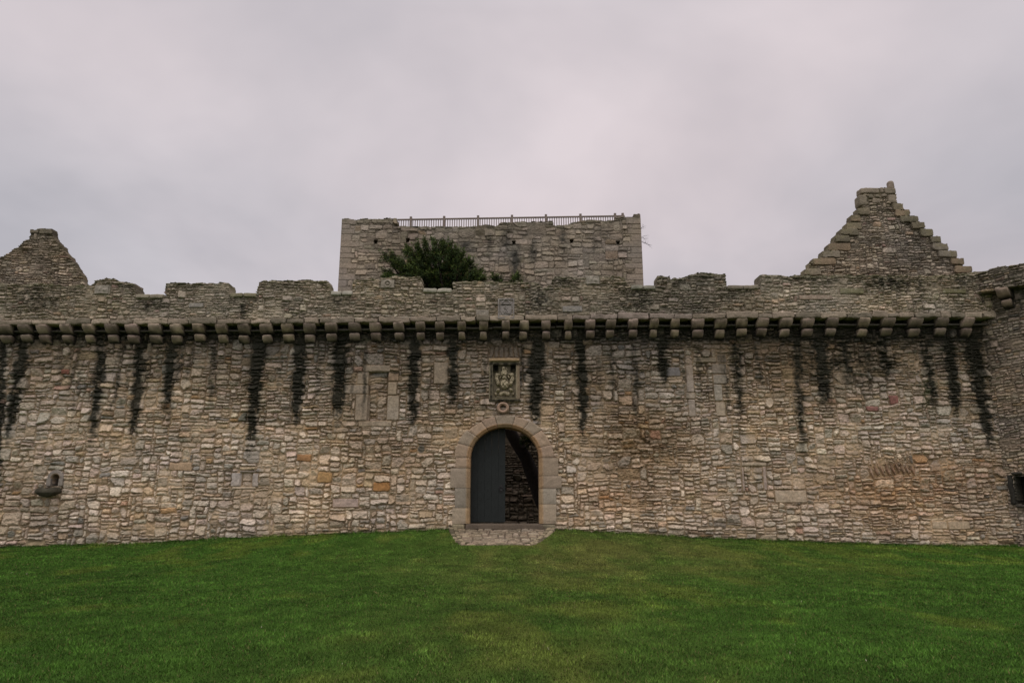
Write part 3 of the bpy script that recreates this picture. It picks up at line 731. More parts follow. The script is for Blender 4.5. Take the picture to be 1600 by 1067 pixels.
mb.add(*lump(x, -.02, z, .98, .34, .10, .03, .012, 3, 4, (.33, .24, .14)))
mb.build('hood_stone', M_DRS, cw)
# round stone gun hole / spout over the arch
x, z = P(786, 637.5, 0); mb = MB()
th = np.linspace(0, 2*np.pi, 33)[:-1]
prof_ = [(.085, .10), (.085, -.10), (.10, -.155), (.14, -.175), (.175, -.15), (.18, -.05), (.17, .10)]
V = np.array([[x+r*math.cos(t)*(1.1), yy, z+r*math.sin(t)] for (r, yy) in prof_ for t in th]); n = 32; FF = []
for k in range(len(prof_)-1):
    a = k*n+np.arange(n); b = k*n+(np.arange(n)+1) % n; FF.append(np.stack([a, a+n, b+n, b], 1))
mb.add(V, [np.concatenate(FF)], (.33, .23, .165))
vv_, ff_ = tube([(x, .02, z), (x, .06, z)], .09, 20); mb.add(vv_, ff_, (.02, .015, .012))
mb.build('stone_spout', M_DRS, cw)

# dressed surround of the doorway: real blocks with a chamfered arris
def ring_block(pts_in, pts_out, yf, yb, ch, col, seed):
    """block between an inner and an outer line of points, front at yf; inner edge chamfered"""
    n_ = len(pts_in); pin = np.array(pts_in); pout = np.array(pts_out)
    layers = []
    m_ = 7
    inw = pin-pout; ln = np.linalg.norm(inw, axis=1, keepdims=True)
    cin = pin-inw/ln*ch
    secs = [(pin, yb), (pin, yf+ch*.9), (cin, yf)]
    for k in range(1, m_+1):
        secs.append((cin+(pout-cin)*k/m_, yf))
    secs.append((pout, yb))
    V = []; 
    for pp, yy in secs: V.append(np.stack([pp[:, 0], np.full(n_, yy), pp[:, 1]], 1))
    V = np.array(V)                       # sec, n, 3
    V[2:3+m_, :, 1] += .012*fbm(V[2:3+m_, :, 0]*9, V[2:3+m_, :, 2]*9, 3, seed)*2
    # eased joints
    V[2:3+m_, 0, 1] += .012; V[2:3+m_, -1, 1] += .012; V[-2, :, 1] += .012
    S_ = V.shape[0]; Vf = V.reshape(-1, 3); idx = np.arange(S_*n_).reshape(S_, n_)
    q = np.stack([idx[:-1, :-1], idx[1:, :-1], idx[1:, 1:], idx[:-1, 1:]], -1).reshape(-1, 4)
    caps = []
    for e_ in (0, n_-1):
        for k in range(S_-1):
            pass
    c1 = idx[:, 0]; c2 = idx[:, -1]
    tri = []
    for cc, fl in ((c1, 0), (c2, 1)):
        for k in range(1, S_-1):
            tri.append((cc[0], cc[k+1], cc[k]) if fl == 0 else (cc[0], cc[k], cc[k+1]))
    colv = np.asarray(col)[None]*(1+.35*fbm(Vf[:, 0]*7, Vf[:, 2]*7, 3, seed+1)[:, None])
    chm = np.zeros(S_, bool); chm[:3] = True
    cm = np.repeat(chm, n_); colv[cm] = colv[cm]*np.array([1.02, .86, .66])
    return Vf, [q, np.array(tri)], colv
mb = MB(); rs = random.Random(9)
cols = [(.35, .265, .185), (.315, .255, .185), (.37, .275, .19), (.33, .245, .175), (.30, .245, .18)]
na = 9; angs = np.linspace(math.pi, 0, na+1); angs[1:-1] += np.array([rs.uniform(-.035, .035) for _ in range(na-1)])
gp = .006
for k in range(na):
    a0, a1 = angs[k]-gp, angs[k+1]+gp; aa = np.linspace(a0, a1, 9)
    mid = (a0+a1)/2; ro = 1+rs.uniform(-.01, .05)
    pi_ = [(CX+rxI*math.cos(a), CZs+ryI*math.sin(a)) for a in aa]
    po_ = [(CX+(rxO*ro)*math.cos(a), CZs+(ryO*ro)*math.sin(a)) for a in aa]
    V_, F_, c_ = ring_block(pi_, po_, -.09, .62, .085, cols[k % 5], 30+k)
    mb.add(V_, F_, c_)
def jamb(side, y0p, y1p, outer, col, sd):
    _, zt_ = P(790, y0p, 0); _, zb = P(790, y1p, 0); xo = P(outer, (y0p+y1p)/2, 0)[0]; xi = CX+side*rxI
    zz2 = np.linspace(zb+.006, zt_-.006, 7)
    if side > 0: zz2 = zz2[::-1]
    zz2 = zz2[::-1]
    pi_ = [(xi, z) for z in (zz2 if side > 0 else zz2)]; po_ = [(xo+side*.0, z) for z in zz2]
    V_, F_, c_ = ring_block(pi_, po_, -.09, .62, .085, col, sd)
    if side < 0: F_ = [f[:, ::-1] for f in F_]
    mb.add(V_, F_, c_)
zspr = 715
for (a, b, o_, c_) in ((715, 731, 712, cols[0]), (731, 762, 704, (.31, .255, .19)), (762, 793, 711, (.25, .22, .17)), (793, 818, 707, (.35, .29, .205))):
    jamb(-1, a, b, o_, c_, a)
for (a, b, o_, c_) in ((715, 743, 872, (.31, .245, .175)), (743, 763, 877, (.30, .24, .175)), (763, 787, 869, (.32, .28, .215)), (787, 818, 869, (.36, .295, .21))):
    jamb(1, a, b, o_, c_, a+5)
mb.build('door_surround', M_DRS, cw)
# sill step
mb = MB(); zs_ = P(788, 818, 0)[1]
xa = P(708, 820, 0)[0]; xb = P(866, 820, 0)[0]
mb.add(*lump(CX, .05, zs_-.085, (P(846, 820)[0]-P(726, 820)[0]), .75, .17, .03, .01, 4, 5, (.125, .10, .073)))
mb.add(*lump(P(717, 822)[0], -.03, zs_-.10, .40, .30, .16, .05, .02, 5, 5, (.22, .19, .12)))
mb.add(*lump(P(856, 822)[0], -.03, zs_-.10, .44, .30, .16, .05, .02, 6, 5, (.17, .15, .10)))
mb.build('door_sill', M_DRS, cw)
# door leaf: left half of the arch, hung back in the passage
YD = .42
def leafz(x): return CZs+ryI*math.sqrt(max(0, 1-((x-CX)/rxI)**2))-.0
xl = CX-rxI+.0; xr = CX+.02; nb = 5
mb = MB(); xsb = np.linspace(xl, xr, nb+1)
for k in range(nb):
    aa = np.linspace(xsb[k]+.004, xsb[k+1]-.004, 5); zt_ = [leafz(min(max(a, xl+.001), CX)) for a in aa]
    fr1 = [(a, YD, ZSILL+.01) for a in aa]; fr2 = [(a, YD, z) for a, z in zip(aa, zt_)]
    bk1 = [(a, YD+.07, ZSILL+.01) for a in aa]; bk2 = [(a, YD+.07, z) for a, z in zip(aa, zt_)]
    V = np.array(fr1+fr2+bk1+bk2); n = 5; f = []
    for i in range(4):
        f += [(i, i+1, n+i+1, n+i), (2*n+i+1, 2*n+i, 3*n+i, 3*n+i+1), (n+i, n+i+1, 3*n+i+1, 3*n+i), (i+1, i, 2*n+i, 2*n+i+1)]
    f += [(0, n, 3*n, 2*n), (n-1, 3*n-1, 4*n-1, 2*n-1)]
    mb.add(V, [np.array(f)], (.03, .036, .034))
for z in (ZSILL+.35, ZSILL+1.3, ZSILL+2.1): mb.add(*box((xl+xr)/2, YD+.10, z, xr-xl-.05, .06, .12), (.03, .03, .03))
mb.add(*box((xl+xr)/2, YD+.04, (ZSILL+CZs)/2+.1, xr-xl-.02, .04, CZs-ZSILL+.1), (.01, .01, .01))
door = mb.build('door', M_DOOR, cw)
mb = MB()
for z in np.arange(ZSILL+.2, CZs+.5, .26):
    for xk in (xsb[:-1]+xsb[1:])/2:
        if z < leafz(min(xk, CX))-.1:
            vv_, ff_ = tube([(xk, YD+.01, z), (xk, YD-.012, z)], [.016, .008], 6); mb.add(vv_, ff_, (.02, .02, .02))
mb.build('studs', M_IRON, door)
hx, hz_ = P(783, 762, YD); mb = MB()
t = np.linspace(0, 2*np.pi, 17); ring = [(hx+.06*math.sin(a), YD-.035, hz_+.06*math.cos(a)-.03) for a in t]
mb.add(*tube(ring, .011, 6), (.02, .02, .02)); mb.add(*tube([(hx, YD+.005, hz_+.03), (hx, YD-.045, hz_+.03)], [.045, .02], 10), (.02, .02, .02))
mb.add(*box(hx, YD-.008, hz_-.02, .10, .016, .24), (.02, .02, .02))
mb.build('handle', M_IRON, door)
# niche with a basin, low on the left
nx = (NX0+NX1)/2; hw = (NX1-NX0)/2; mb = MB()
aa = np.linspace(math.pi*1.0, 0, 9)
pi_ = [(nx+hw*math.cos(a), NZ1+hw*math.sin(a)) for a in aa]; po_ = [(nx+(hw+.14)*math.cos(a), NZ1+(hw+.14)*math.sin(a)) for a in aa]
mb.add(*ring_block(pi_, po_, -.04, .4, .03, (.24, .21, .18), 3))
for s_ in (-1, 1):
    mb.add(*lump(nx+s_*(hw+.07), .15, (NZ0+NZ1)/2, .14, .40, NZ1-NZ0, .015, .006, 4, 4, (.22, .195, .165)))
mb.build('niche_arch', M_DRS, cw)
mb = MB(); bx, bz = P(77, 769, 0)
mb.add(*lump(bx, -.02, bz, .70, .5, .27, .13, .03, 77, 8, (.055, .05, .035), lambda v: np.stack([v[:, 0]*(1-.45*np.clip(-v[:, 2]/.13, 0, 1)), v[:, 1]*(1-.25*np.clip(-v[:, 2]/.13, 0, 1)), v[:, 2]], 1), .3))
mb.build('basin', M_DRS, cw)

# ---------------------------------------------------------------- cobbled apron
ap = empty('cobbled_apron', (CX, -.8, .5), 'low cobbled stone apron spreading before the castle door', 'paving'); 
def place_ap(U, V, H):      # U = x, V = -y
    y = -V; zt_ = ZSILL-.16-.03*V+0*U
    zf = ground_z(U, np.full_like(U, AYF-.05))+.02
    t = sst(.0, 1.0, V/abs(AYF))
    z = (ZSILL-.17)*(1-t)+zf*t+.03*t*(1-t)
    return np.stack([U, y, z+H], -1)
def ap_col(U, V, col, I, dist):
    k = np.clip(sst(.0, .3, fbm(U*1.5, V*1.5, 3, 71)), 0, 1)[..., None]
    col = col*(1-.35*k)+np.array([.16, .12, .085])*.35*k
    e_ = (~in_apron(U, -V, -.24)); mo = np.clip(fbm(U*8, V*8, 3, 72)*2.4, 0, .6)*e_
    return col*(1-mo[..., None])+np.array([.10, .10, .045])*mo[..., None]
PAL_COB = [((.27, .215, .145), 30), ((.235, .19, .128), 25), ((.31, .25, .17), 18), ((.19, .155, .105), 14), ((.34, .285, .20), 8)]
masonry(ap, 'cobbles', AX0-.2, AX1+.2, -.10, 2.8, .016, place_ap, .25, 61, PAL_COB, thin=.11, big=.0, cut=lambda U, V: ~in_apron(U, -V), colour=ap_col, relief=.8, mortar=(.11, .085, .06), back=False)
# edging stones set on edge round the flanks
re = random.Random(8)
for side in (-1, 1):
    mb = MB()
    for k in range(22):
        t = (k+.5)/22; y = -t*2.45
        l = AX0+.45*t**1.6; r_ = AX1-.66*t**1.6; rc = float(sst(.9, 1.0, np.array(t)))*.16*.6
        for j in range(2):
            xk = (l+rc+.03+j*.13) if side < 0 else (r_-rc-.03-j*.13)
            zk = float(place_ap(np.array([xk]), np.array([-y]), np.array([0.]))[0, 2])+.01
            ang = side*(.35+.5*t)
            c = re.choice([(.30, .25, .16), (.16, .135, .085), (.34, .285, .185), (.11, .095, .06)])
            ca, sa = math.cos(ang), math.sin(ang)
            mb.add(*lump(xk, y, zk, .135, .075, .10, .03, .012, k*3+j, 4, c, lambda v: np.stack([v[:, 0]*ca-v[:, 1]*sa, v[:, 0]*sa+v[:, 1]*ca, v[:, 2]], 1)))
    mb.build('edging', M_DRS, ap)

# ---------------------------------------------------------------- tower house behind
YT = 14.5
tw = empty('tower_house', (P(768, 600, YT)[0], YT, .8), 'tall square stone tower house rising behind the curtain wall', 'tower')
ta, tb = P(531, 400, YT)[0], P(1003.5, 400, YT)[0]
top = [(528, 342), (535, 342), (540, 341), (556, 343), (570, 341), (590, 342), (605, 340), (620, 341), (621.5, 352), (650, 353), (690, 354), (730, 354), (752, 352), (760, 350), (775, 353), (782, 348), (830, 346), (864, 345), (866, 352), (885, 351), (893, 348), (915, 344), (925, 343), (945, 345), (959, 344), (961, 339), (989, 338), (990, 334.5), (1001, 334), (1010, 334)]
ttx = [P(a, b, YT)[0] for a, b in top]; ttz = [P(a, b, YT)[1] for a, b in top]
holes = [(587, 378), (637, 375), (803, 379), (893, 377), (966, 379)]
wx, wz = P(805, 408, YT)
def cut_t(U, V):
    c = V > np.interp(U, ttx, ttz)+.03*fbm(U*4, V*4, 2, 3)*2
    for a, b in holes:
        x, z = P(a, b, YT); c |= (np.abs(U-x) < .07+.03*((V-z) > 0)) & (np.abs(V-z) < .11)
    return c
def col_t(U, V, col, I, dist):
    px, py = pix(U, V, YT); rag = fbm(U*5, V*6, 3, 401)
    k = np.zeros_like(U)
    for (bx, by, rx, ry, st) in [(725, 385, 16, 14, .8), (805, 408, 8, 22, 1.25), (790, 372, 9, 26, .7), (833, 395, 6, 24, .8), (880, 375, 7, 28, .65), (700, 375, 6, 20, .5), (765, 380, 6, 24, .5), (930, 380, 6, 26, .4), (830, 365, 20, 10, .4), (945, 362, 14, 10, .5), (740, 372, 24, 12, .3), (587, 385, 8, 12, .3), (890, 350, 60, 7, .3)]:
        k = np.maximum(k, np.clip(np.exp(-((px-bx)/rx)**2-((py-by)/ry)**2)*st*(1+1.6*rag), 0, .9))
    k = k[..., None]; col = col*(1-k)+np.array([.035, .036, .03])*k
    tt = np.interp(U, ttx, ttz)-V
    ms = np.clip(sst(.5, .0, tt)*(.4+2*rag), 0, .6)[..., None]
    return col*(1-ms)+np.array([.12, .115, .075])*ms
fr_t = []; z = 7.0; k = 0
rq = random.Random(4)
while z < 17:
    h_ = rq.uniform(.28, .44)
    w1 = rq.uniform(.4, .65) if k % 2 else rq.uniform(.7, 1.1)
    c1 = rq.choice([(.265, .225, .18), (.245, .21, .165), (.285, .24, .19)]); c2 = rq.choice([(.265, .225, .18), (.245, .21, .165), (.285, .24, .19)])
    fr_t.append((ta-.02, z, w1, h_, c1, .012)); fr_t.append((tb+.02-w1, z, w1, h_, c2, .012)); z += h_; k += 1
zt_max = max(ttz)+.1
masonry(tw, 'wall', ta, tb, 7.0, zt_max, .032, flat(YT), 1.0, 31, PAL_TWR, course=.55, wsc=.62, vsd=.09, smear=.6, thin=.285, big=.05, cut=cut_t, forced=fr_t, colour=col_t, mortar=(.18, .155, .12), cell=(.04, .036), relief=.95, warp=1.3, joint=1.6)
depth_t = 11.0
masonry(tw, 'side_wall', YT+1.0, YT+depth_t, 7.0, min(ttz)+.1, .09, lambda U, V, H: np.stack([ta-H, U, V], -1), .9, 32, PAL_TWR, thin=.19, big=.2, mortar=(.135, .115, .09), cell=(.04, .036), joint=1.5)
masonry(tw, 'side_wall', YT+1.0, YT+depth_t, 7.0, min(ttz)+.2, .09, lambda U, V, H: np.stack([tb+H, U, V], -1), .9, 33, PAL_TWR, thin=.19, big=.2, mortar=(.135, .115, .09), cell=(.04, .036), joint=1.5)
mb = MB(); mb.add(*box((ta+tb)/2, YT+depth_t/2+.1, 3.5, tb-ta-.1, depth_t-.2, 7.0), (.2, .17, .14)); mb.build('base', M_RUB, tw)
mb = MB(); mb.add(*box((ta+tb)/2, YT+depth_t/2+.3, P(800, 362, YT)[1]-.6, tb-ta-1.6, depth_t-.4, .3), (.16, .15, .14)); mb.build('roof', M_RUB, tw)
mb = MB(); mb.add(*box((ta+tb)/2, YT+depth_t+.3, 8.0, tb-ta-.1, .6, 16-1.4), (.2, .17, .14)); mb.build('back_wall', M_RUB, tw)
# small upright on the tower's right corner
# railing on the tower top
YR = YT+.75
rl = empty('railing', (P(800, 352, YR)[0], YR, P(800, 356, YR)[1]), 'long grey slatted railing along the tower top', 'railing')
def rline(px_): return P(px_, 344.5+(px_-622)*(338.5-344.5)/(978-622), YR)
xa, za = rline(621); xb, zb = rline(976)
mb = MB(); V = np.array([(xa, YR-.05, za), (xa, YR+.05, za), (xb, YR-.05, zb), (xb, YR+.05, zb), (xa, YR-.05, za+.07), (xa, YR+.05, za+.07), (xb, YR-.05, zb+.07), (xb, YR+.05, zb+.07)])
Fb = np.array([[0, 1, 3, 2], [4, 6, 7, 5], [0, 2, 6, 4], [1, 5, 7, 3], [0, 4, 5, 1], [2, 3, 7, 6]])
mb.add(V, [Fb], (.2, .17, .14)); mb.build('top_rail', M_RAIL, rl)
mb = MB(); V2 = V.copy(); V2[:, 2] -= .85; mb.add(V2, [Fb], (.2, .17, .14)); mb.build('bottom_rail', M_RAIL, rl)
bal = None
nbal = 98
for k in range(nbal):
    px_ = 623.5+(975-623.5)*k/(nbal-1); x, z = rline(px_)
    if bal is None:
        mb = MB(); mb.add(*box(0, 0, -.42, .045, .03, .84), (.2, .17, .14)); o = mb; 
        bal = mesh_np('baluster', np.concatenate(mb.V), [np.concatenate(v) for v in mb.F.values()], np.concatenate(mb.C), M_RAIL, rl); o = bal
    else:
        o = bal.copy(); C.objects.link(o); o.parent = rl
    o.location = Vector((x, YR, z))-rl.location
pst = None
for px_ in (642, 694, 747, 800, 853, 907, 961, 973):
    x, z = rline(px_)
    if pst is None:
        mb = MB(); mb.add(*box(0, 0, -.45, .13, .13, 1.30), (.2, .17, .14)); pst = mesh_np('post', np.concatenate(mb.V), [np.concatenate(v) for v in mb.F.values()], np.concatenate(mb.C), M_RAIL, rl); o = pst
    else:
        o = pst.copy(); C.objects.link(o); o.parent = rl
    o.location = Vector((x, YR, z))-rl.location

# ---------------------------------------------------------------- gabled ruins either side
YG = 4.5
def gable(name, label, outline, seed, base_px, thin, crow=False, thick=.35, forced=()):
    # the flank turned to the camera's axis is outlined by the wall's rear arris
    pts = [P(a, b, YG+(thick if (a < 1345 if crow else a > 83) else 0)) for a, b in outline]; gx_ = np.array([p[0] for p in pts]); gzz = np.array([p[1] for p in pts])
    for i in range(1, len(gx_)):
        if gx_[i] <= gx_[i-1]: gx_[i] = gx_[i-1]+.004
    xm = (gx_[0]+gx_[-1])/2
    o = empty(name, (xm, YG, .8), label, 'ruined building')
    def cg(U, V):
        uu = U+.04*fbm(U*3, V*3, 2, seed+60)*2
        return V > np.interp(uu, gx_, gzz)+(.05 if crow else .11)*fbm(U*5, V*5, 3, seed+61)*2
    def kg(cu_, cv_, w, h): return cv_ < np.interp(cu_, gx_, gzz)+.03
    def cgcol(U, V, col, I, dist):
        tt = np.interp(U, gx_, gzz)-V; rag = fbm(U*8, V*9, 3, seed+62)
        ms = np.clip(sst(.8, .0, tt)*(.45+2*rag), 0, .7)[..., None]
        col = col*(1-ms)+np.array([.19, .17, .10] if crow else [.13, .115, .07])*ms
        dk = np.clip(fbm(U*.9, V*1.2, 3, seed+63)*1.6, 0, .6)[..., None]
        return col*(1-dk)+np.array([.07, .065, .05])*dk
    masonry(o, 'gable', gx_[0], gx_[-1], 5.2, float(gzz.max())+.1, .023, flat(YG), thick, seed, PAL_TOP, thin=thin, big=.03, cut=cg,
            forced=forced, colour=cgcol, mortar=(.12, .10, .075), relief=1.35, joint=1.1)
    mb = MB(); mb.add(*box(xm, YG+thick/2+.03, 2.6, gx_[-1]-gx_[0], thick-.06, 5.2), (.2, .175, .14)); mb.build('lower_wall', M_RUB, o)
    # the roofless side walls running back
    return o, gx_, gzz
gl = [(-260, 470), (-120, 462), (-60, 440), (-20, 415), (0, 402), (12, 395), (28, 384), (40, 374), (47, 371), (48, 358), (62, 357), (82, 358), (83, 367), (95, 380), (105, 390), (115, 403), (125, 418), (135, 432), (141, 445), (143, 470)]
x, z = P(48, 358, YG); x2, z2 = P(82, 358, YG)
fl_ = [(x-.01, z-.19, (x2-x)*.42, .20, (.26, .22, .16), .03), (x+(x2-x)*.42+.02, z-.22, (x2-x)*.58, .23, (.28, .24, .17), .04)]
gable('ruined_gable', 'rounded ruined stone gable rising behind the battlements at the left end', gl, 41, 60, .095, forced=fl_)
gr_ = [(1200, 470), (1249, 432), (1250, 425), (1257, 424), (1258, 415), (1264, 414), (1265, 408), (1277, 408), (1278, 397), (1286, 397), (1287, 386), (1296, 386), (1297, 374), (1304, 374), (1305, 364), (1314, 364), (1315, 354), (1321, 354), (1322, 342), (1331, 342), (1332, 331), (1339, 331), (1341, 318), (1344, 301), (1346, 294), (1374, 294), (1376, 292.5), (1399, 293), (1400, 318), (1411, 319), (1412, 327), (1421, 328), (1422, 338), (1433, 338), (1434, 348), (1443, 348), (1444, 359), (1456, 359), (1457, 370), (1468, 370), (1469, 381), (1480, 381), (1481, 392), (1493, 393), (1494, 403), (1505, 404), (1506, 415), (1518, 417), (1519, 432), (1560, 470)]
fr_g = []
rq = random.Random(6)
steps_l = [(1250, 425, 1276), (1265, 408, 1300), (1278, 397, 1306), (1287, 386, 1323), (1297, 374, 1321), (1305, 364, 1334), (1315, 354, 1340), (1322, 342, 1337), (1332, 331, 1352)]
steps_r = [(1394, 319, 1412), (1398, 328, 1422), (1406, 338, 1434), (1422, 348, 1444), (1436, 359, 1457), (1452, 370, 1469), (1456, 381, 1481), (1464, 392, 1494), (1484, 403, 1506), (1490, 416, 1519)]
for a, y_, b in steps_l+steps_r:
    o_ = .35 if a < 1345 else 0
    x1, z1 = P(a, y_, YG+o_); x2, z2 = P(b, y_+10.5, YG+o_)
    fr_g.append((x1-.02, z2, x2-x1+.03, z1-z2+.03, rq.choice([(.22, .185, .125), (.18, .16, .105), (.25, .19, .125), (.16, .142, .10), (.23, .20, .15)]), rq.uniform(.03, .09), rq.uniform(-.1, .1)))
gO, _, _ = gable('crow_stepped_gable', 'tall crow stepped stone gable with chimney stub behind the right battlements', gr_, 43, 1390, .095, crow=True, forced=fr_g)
mb = MB(); x, z = P(1391, 289, YG+.2)
mb.add(*lump(x, YG+.2, z-.06, .26, .26, .42, .11, .02, 3, 6, (.23, .19, .15))); mb.build('chimney_stub', M_DRS, gO)
mb = MB()
for (a, b, c, d_) in ((1344, 294, 1373, 303), (1374, 293, 1380, 302), (1381, 294, 1399, 304), (1341, 305, 1354, 322), (1386, 305, 1400, 318), (1362, 311, 1375, 319), (1356, 304, 1364, 311), (1366, 305, 1374, 310), (1376, 304, 1385, 309)):
    x1, z1 = P(a, b, YG); x2, z2 = P(c, d_, YG)
    mb.add(*lump((x1+x2)/2, YG+.15, (z1+z2)/2, x2-x1, .46, z1-z2-.02, .05, .02, a, 5, rq.choice([(.22, .19, .14), (.18, .16, .115), (.26, .22, .165)]), None, .15))
mb.build('chimney_blocks', M_DRS, gO)
# ridge-ward side walls so that the gables stand as part of roofless ranges
for nm, xx, yy in (('side_wall', P(1250, 430, YG)[0]+.4, YG), ('side_wall', P(1510, 430, YG)[0]-.4, YG)):
    mb = MB(); mb.add(*box(xx, YG+5, 4.1, .8, 8.4, 6.6), (.2, .175, .14)); mb.build(nm, M_RUB, gO)

# ---------------------------------------------------------------- round corner tower at the right
RT = 3.3; ccx, ccy = UC+RT*.955, RT*.297
rt = empty('round_tower', (ccx, ccy, 0), 'round rubble corner tower bulging forward at the right end of the wall', 'tower')
def cyl(Rr, ref=-math.pi/2):
    return lambda U, V, H: np.stack([ccx+(Rr+H)*np.cos(U/Rr), ccy+(Rr+H)*np.sin(U/Rr), V], -1)
def angpix(U, V, Rr):
    x = ccx+Rr*np.cos(U/Rr); y = ccy+Rr*np.sin(U/Rr)
    return x, y
zpr = P(1560, 462, -.3)[1]                     # underside of the tower's parapet
gun_a = math.pi+.297+.0
# arc coordinate u = angle * RT, angle from pi-0.6 (inside the court) to 2pi (far side)
uA, uB = (math.pi-.3)*RT, (2*math.pi-.2)*RT
def pixc(x, y, z):
    dy = y-CAM_Y; dz = z-CAM_H; dep = dy*cp+dz*sp; upv = -dy*sp+dz*cp
    return 800+F*x/dep, 533.5-F*upv/dep
def col_rt(U, V, col, I, dist):
    x = ccx+RT*np.cos(U/RT); y = ccy+RT*np.sin(U/RT); px, py = pixc(x, y, V); rag = fbm(U*10, V*14, 3, 501)
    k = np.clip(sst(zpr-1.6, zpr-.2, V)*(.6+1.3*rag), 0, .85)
    k = np.maximum(k, ((px > 1584) & (px < 1612) & (np.abs(py-765) < 24))*.93)  # gun loop reveal painted dark in place of shade
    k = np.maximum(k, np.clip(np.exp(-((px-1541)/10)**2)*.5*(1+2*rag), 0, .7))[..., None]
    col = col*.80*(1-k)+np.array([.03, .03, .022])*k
    return col
def cut_rt(U, V):
    x = ccx+RT*np.cos(U/RT); y = ccy+RT*np.sin(U/RT); px, py = pixc(x, y, V)
    return (np.abs(px-1597-(py-765)*.10) < 9) & (np.abs(py-765) < 20)
masonry(rt, 'wall', uA, uB, -.3, zpr+.1, .028, cyl(RT), .7, 71, PAL_LOW, thin=.09, big=.04, cut=cut_rt, colour=col_rt, mortar=(.17, .135, .10))
RP = RT+.42
def col_rp(U, V, col, I, dist):
    rag = fbm(U*8, V*10, 3, 511); b2 = fbm(U*1.2, V*1.5, 3, 512)
    k = np.clip(.25+1.4*b2+1.2*rag, 0, .75)[..., None]
    return col*(1-k)+np.array([.04, .038, .028])*k
ztp = P(1560, 420, -.6)[1]
def keep_rp(cu_, cv_, w, h):
    return cv_ < ztp-.08+.16*fbm(cu_*1.1, cu_*0+3, 2, 5)
masonry(rt, 'parapet', uA*RP/RT, uB*RP/RT, zpr, ztp+.5, .025, cyl(RP), .5, 72, PAL_TOP, thin=.09, big=.03, keep=keep_rp, colour=col_rp, mortar=(.12, .10, .075), relief=1.5)
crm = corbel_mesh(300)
cr0 = None
for k in range(17):
    a = math.pi-.12+k*.235
    if cr0 is None:
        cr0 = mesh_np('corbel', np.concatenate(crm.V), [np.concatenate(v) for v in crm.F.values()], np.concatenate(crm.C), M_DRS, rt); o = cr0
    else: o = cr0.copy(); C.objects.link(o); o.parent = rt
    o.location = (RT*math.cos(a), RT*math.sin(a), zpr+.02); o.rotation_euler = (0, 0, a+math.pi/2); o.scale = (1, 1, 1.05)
# floor slab closing the wall head behind the parapet
mb = MB(); vv_, ff_ = tube([(ccx, ccy, zpr-.05), (ccx, ccy, zpr+.10)], RT-.3, 40); mb.add(vv_, ff_, (.15, .14, .12)); mb.build('wall_walk', M_RUB, rt)
# gun loop frame
gpts = None
best = None
for a in np.linspace(math.pi, 1.6*math.pi, 400):
    x = ccx+RT*math.cos(a); y = ccy+RT*math.sin(a)
    p_, q_ = pixc(x, y, 1.9)
    if best is None or abs(p_-1592) < best[0]: best = (abs(p_-1592), a)
ga = best[1]; gxx = ccx+RT*math.cos(ga); gyy = ccy+RT*math.sin(ga)
zgun = [z for z in np.linspace(.5, 4, 400)]; zg = min(zgun, key=lambda z: abs(pixc(gxx, gyy, z)[1]-765))
mb = MB(); tn = np.array([-math.sin(ga), math.cos(ga), 0]); nn = np.array([math.cos(ga), math.sin(ga), 0])
def orient(v): return v[:, :1]*tn+v[:, 1:2]*(-nn)+v[:, 2:]*np.array([0, 0, 1.])
for s_ in (-1,):
    V_, F_, c_ = lump(0, 0, 0, .13, .4, .90, .04, .02, 5+s_, 5, (.035, .033, .027)); V_ = orient(V_)+np.array([gxx, gyy, zg])+tn*s_*.22-nn*.13; mb.add(V_, F_, c_)
for s_ in (-1, 1):
    V_, F_, c_ = lump(0, 0, 0, .30, .4, .08, .04, .02, 8+s_, 5, (.06, .055, .045)); V_ = orient(V_)+np.array([gxx, gyy, zg+s_*.50])-nn*.12; mb.add(V_, F_, c_)
V_, F_, c_ = lump(0, 0, 0, 1.2, .06, 1.6, .01, .003, 5, 4, (.012, .012, .010)); mb.add(orient(V_)+np.array([gxx, gyy, zg])-nn*.34, F_, c_)  # near-black plate added behind the hole for its shaded inside
mb.build('gun_loop', M_DRS, rt)

# ---------------------------------------------------------------- courtyard wall seen through the door
YC = 7.0
yw = empty('courtyard_wall', (0, YC, .8), 'dark rubble wall across the courtyard seen through the open half of the door', 'wall')
masonry(yw, 'wall', -4.5, 6.5, .3, 5.2, .04, flat(YC), .7, 81, [((.13, .105, .075), 30), ((.10, .085, .06), 20), ((.16, .125, .09), 10)], thin=.11, big=.08, mortar=(.045, .038, .028), relief=1.3, joint=1.2)

# ---------------------------------------------------------------- yew tree
ry = np.random.RandomState(12)
YY = 3.2
bx_, bz_ = P(858, 812, YY)
yt = empty('yew_tree', (bx_, YY, .8), 'dark feathery yew tree spreading above the battlements left of the door', 'tree')
def W3(px_, py_, y): x, z = P(px_, py_, y); return np.array([x, y, z])
trunk_pts = [W3(868, 820, YY), W3(848, 780, YY), W3(836, 752, YY), W3(822, 715, YY), W3(806, 690, YY), W3(785, 650, YY+.1), W3(752, 590, YY+.2), W3(720, 530, YY+.3), W3(698, 475, YY+.3), W3(690, 430, YY+.3)]
tr_r = np.array([.34, .30, .27, .24, .21, .20, .18, .14, .09, .05])
mb = MB(); vv_, ff_ = tube(trunk_pts, tr_r, 14)
vv_ = vv_+.03*np.stack([fbm(vv_[:, 2]*4, vv_[:, 0]*4, 2, 1), fbm(vv_[:, 2]*4, vv_[:, 0]*4, 2, 2), 0*vv_[:, 0]], 1)*2
mb.add(vv_, ff_, (.04, .03, .025))
mb.build('trunk', M_BARK, yt, True)
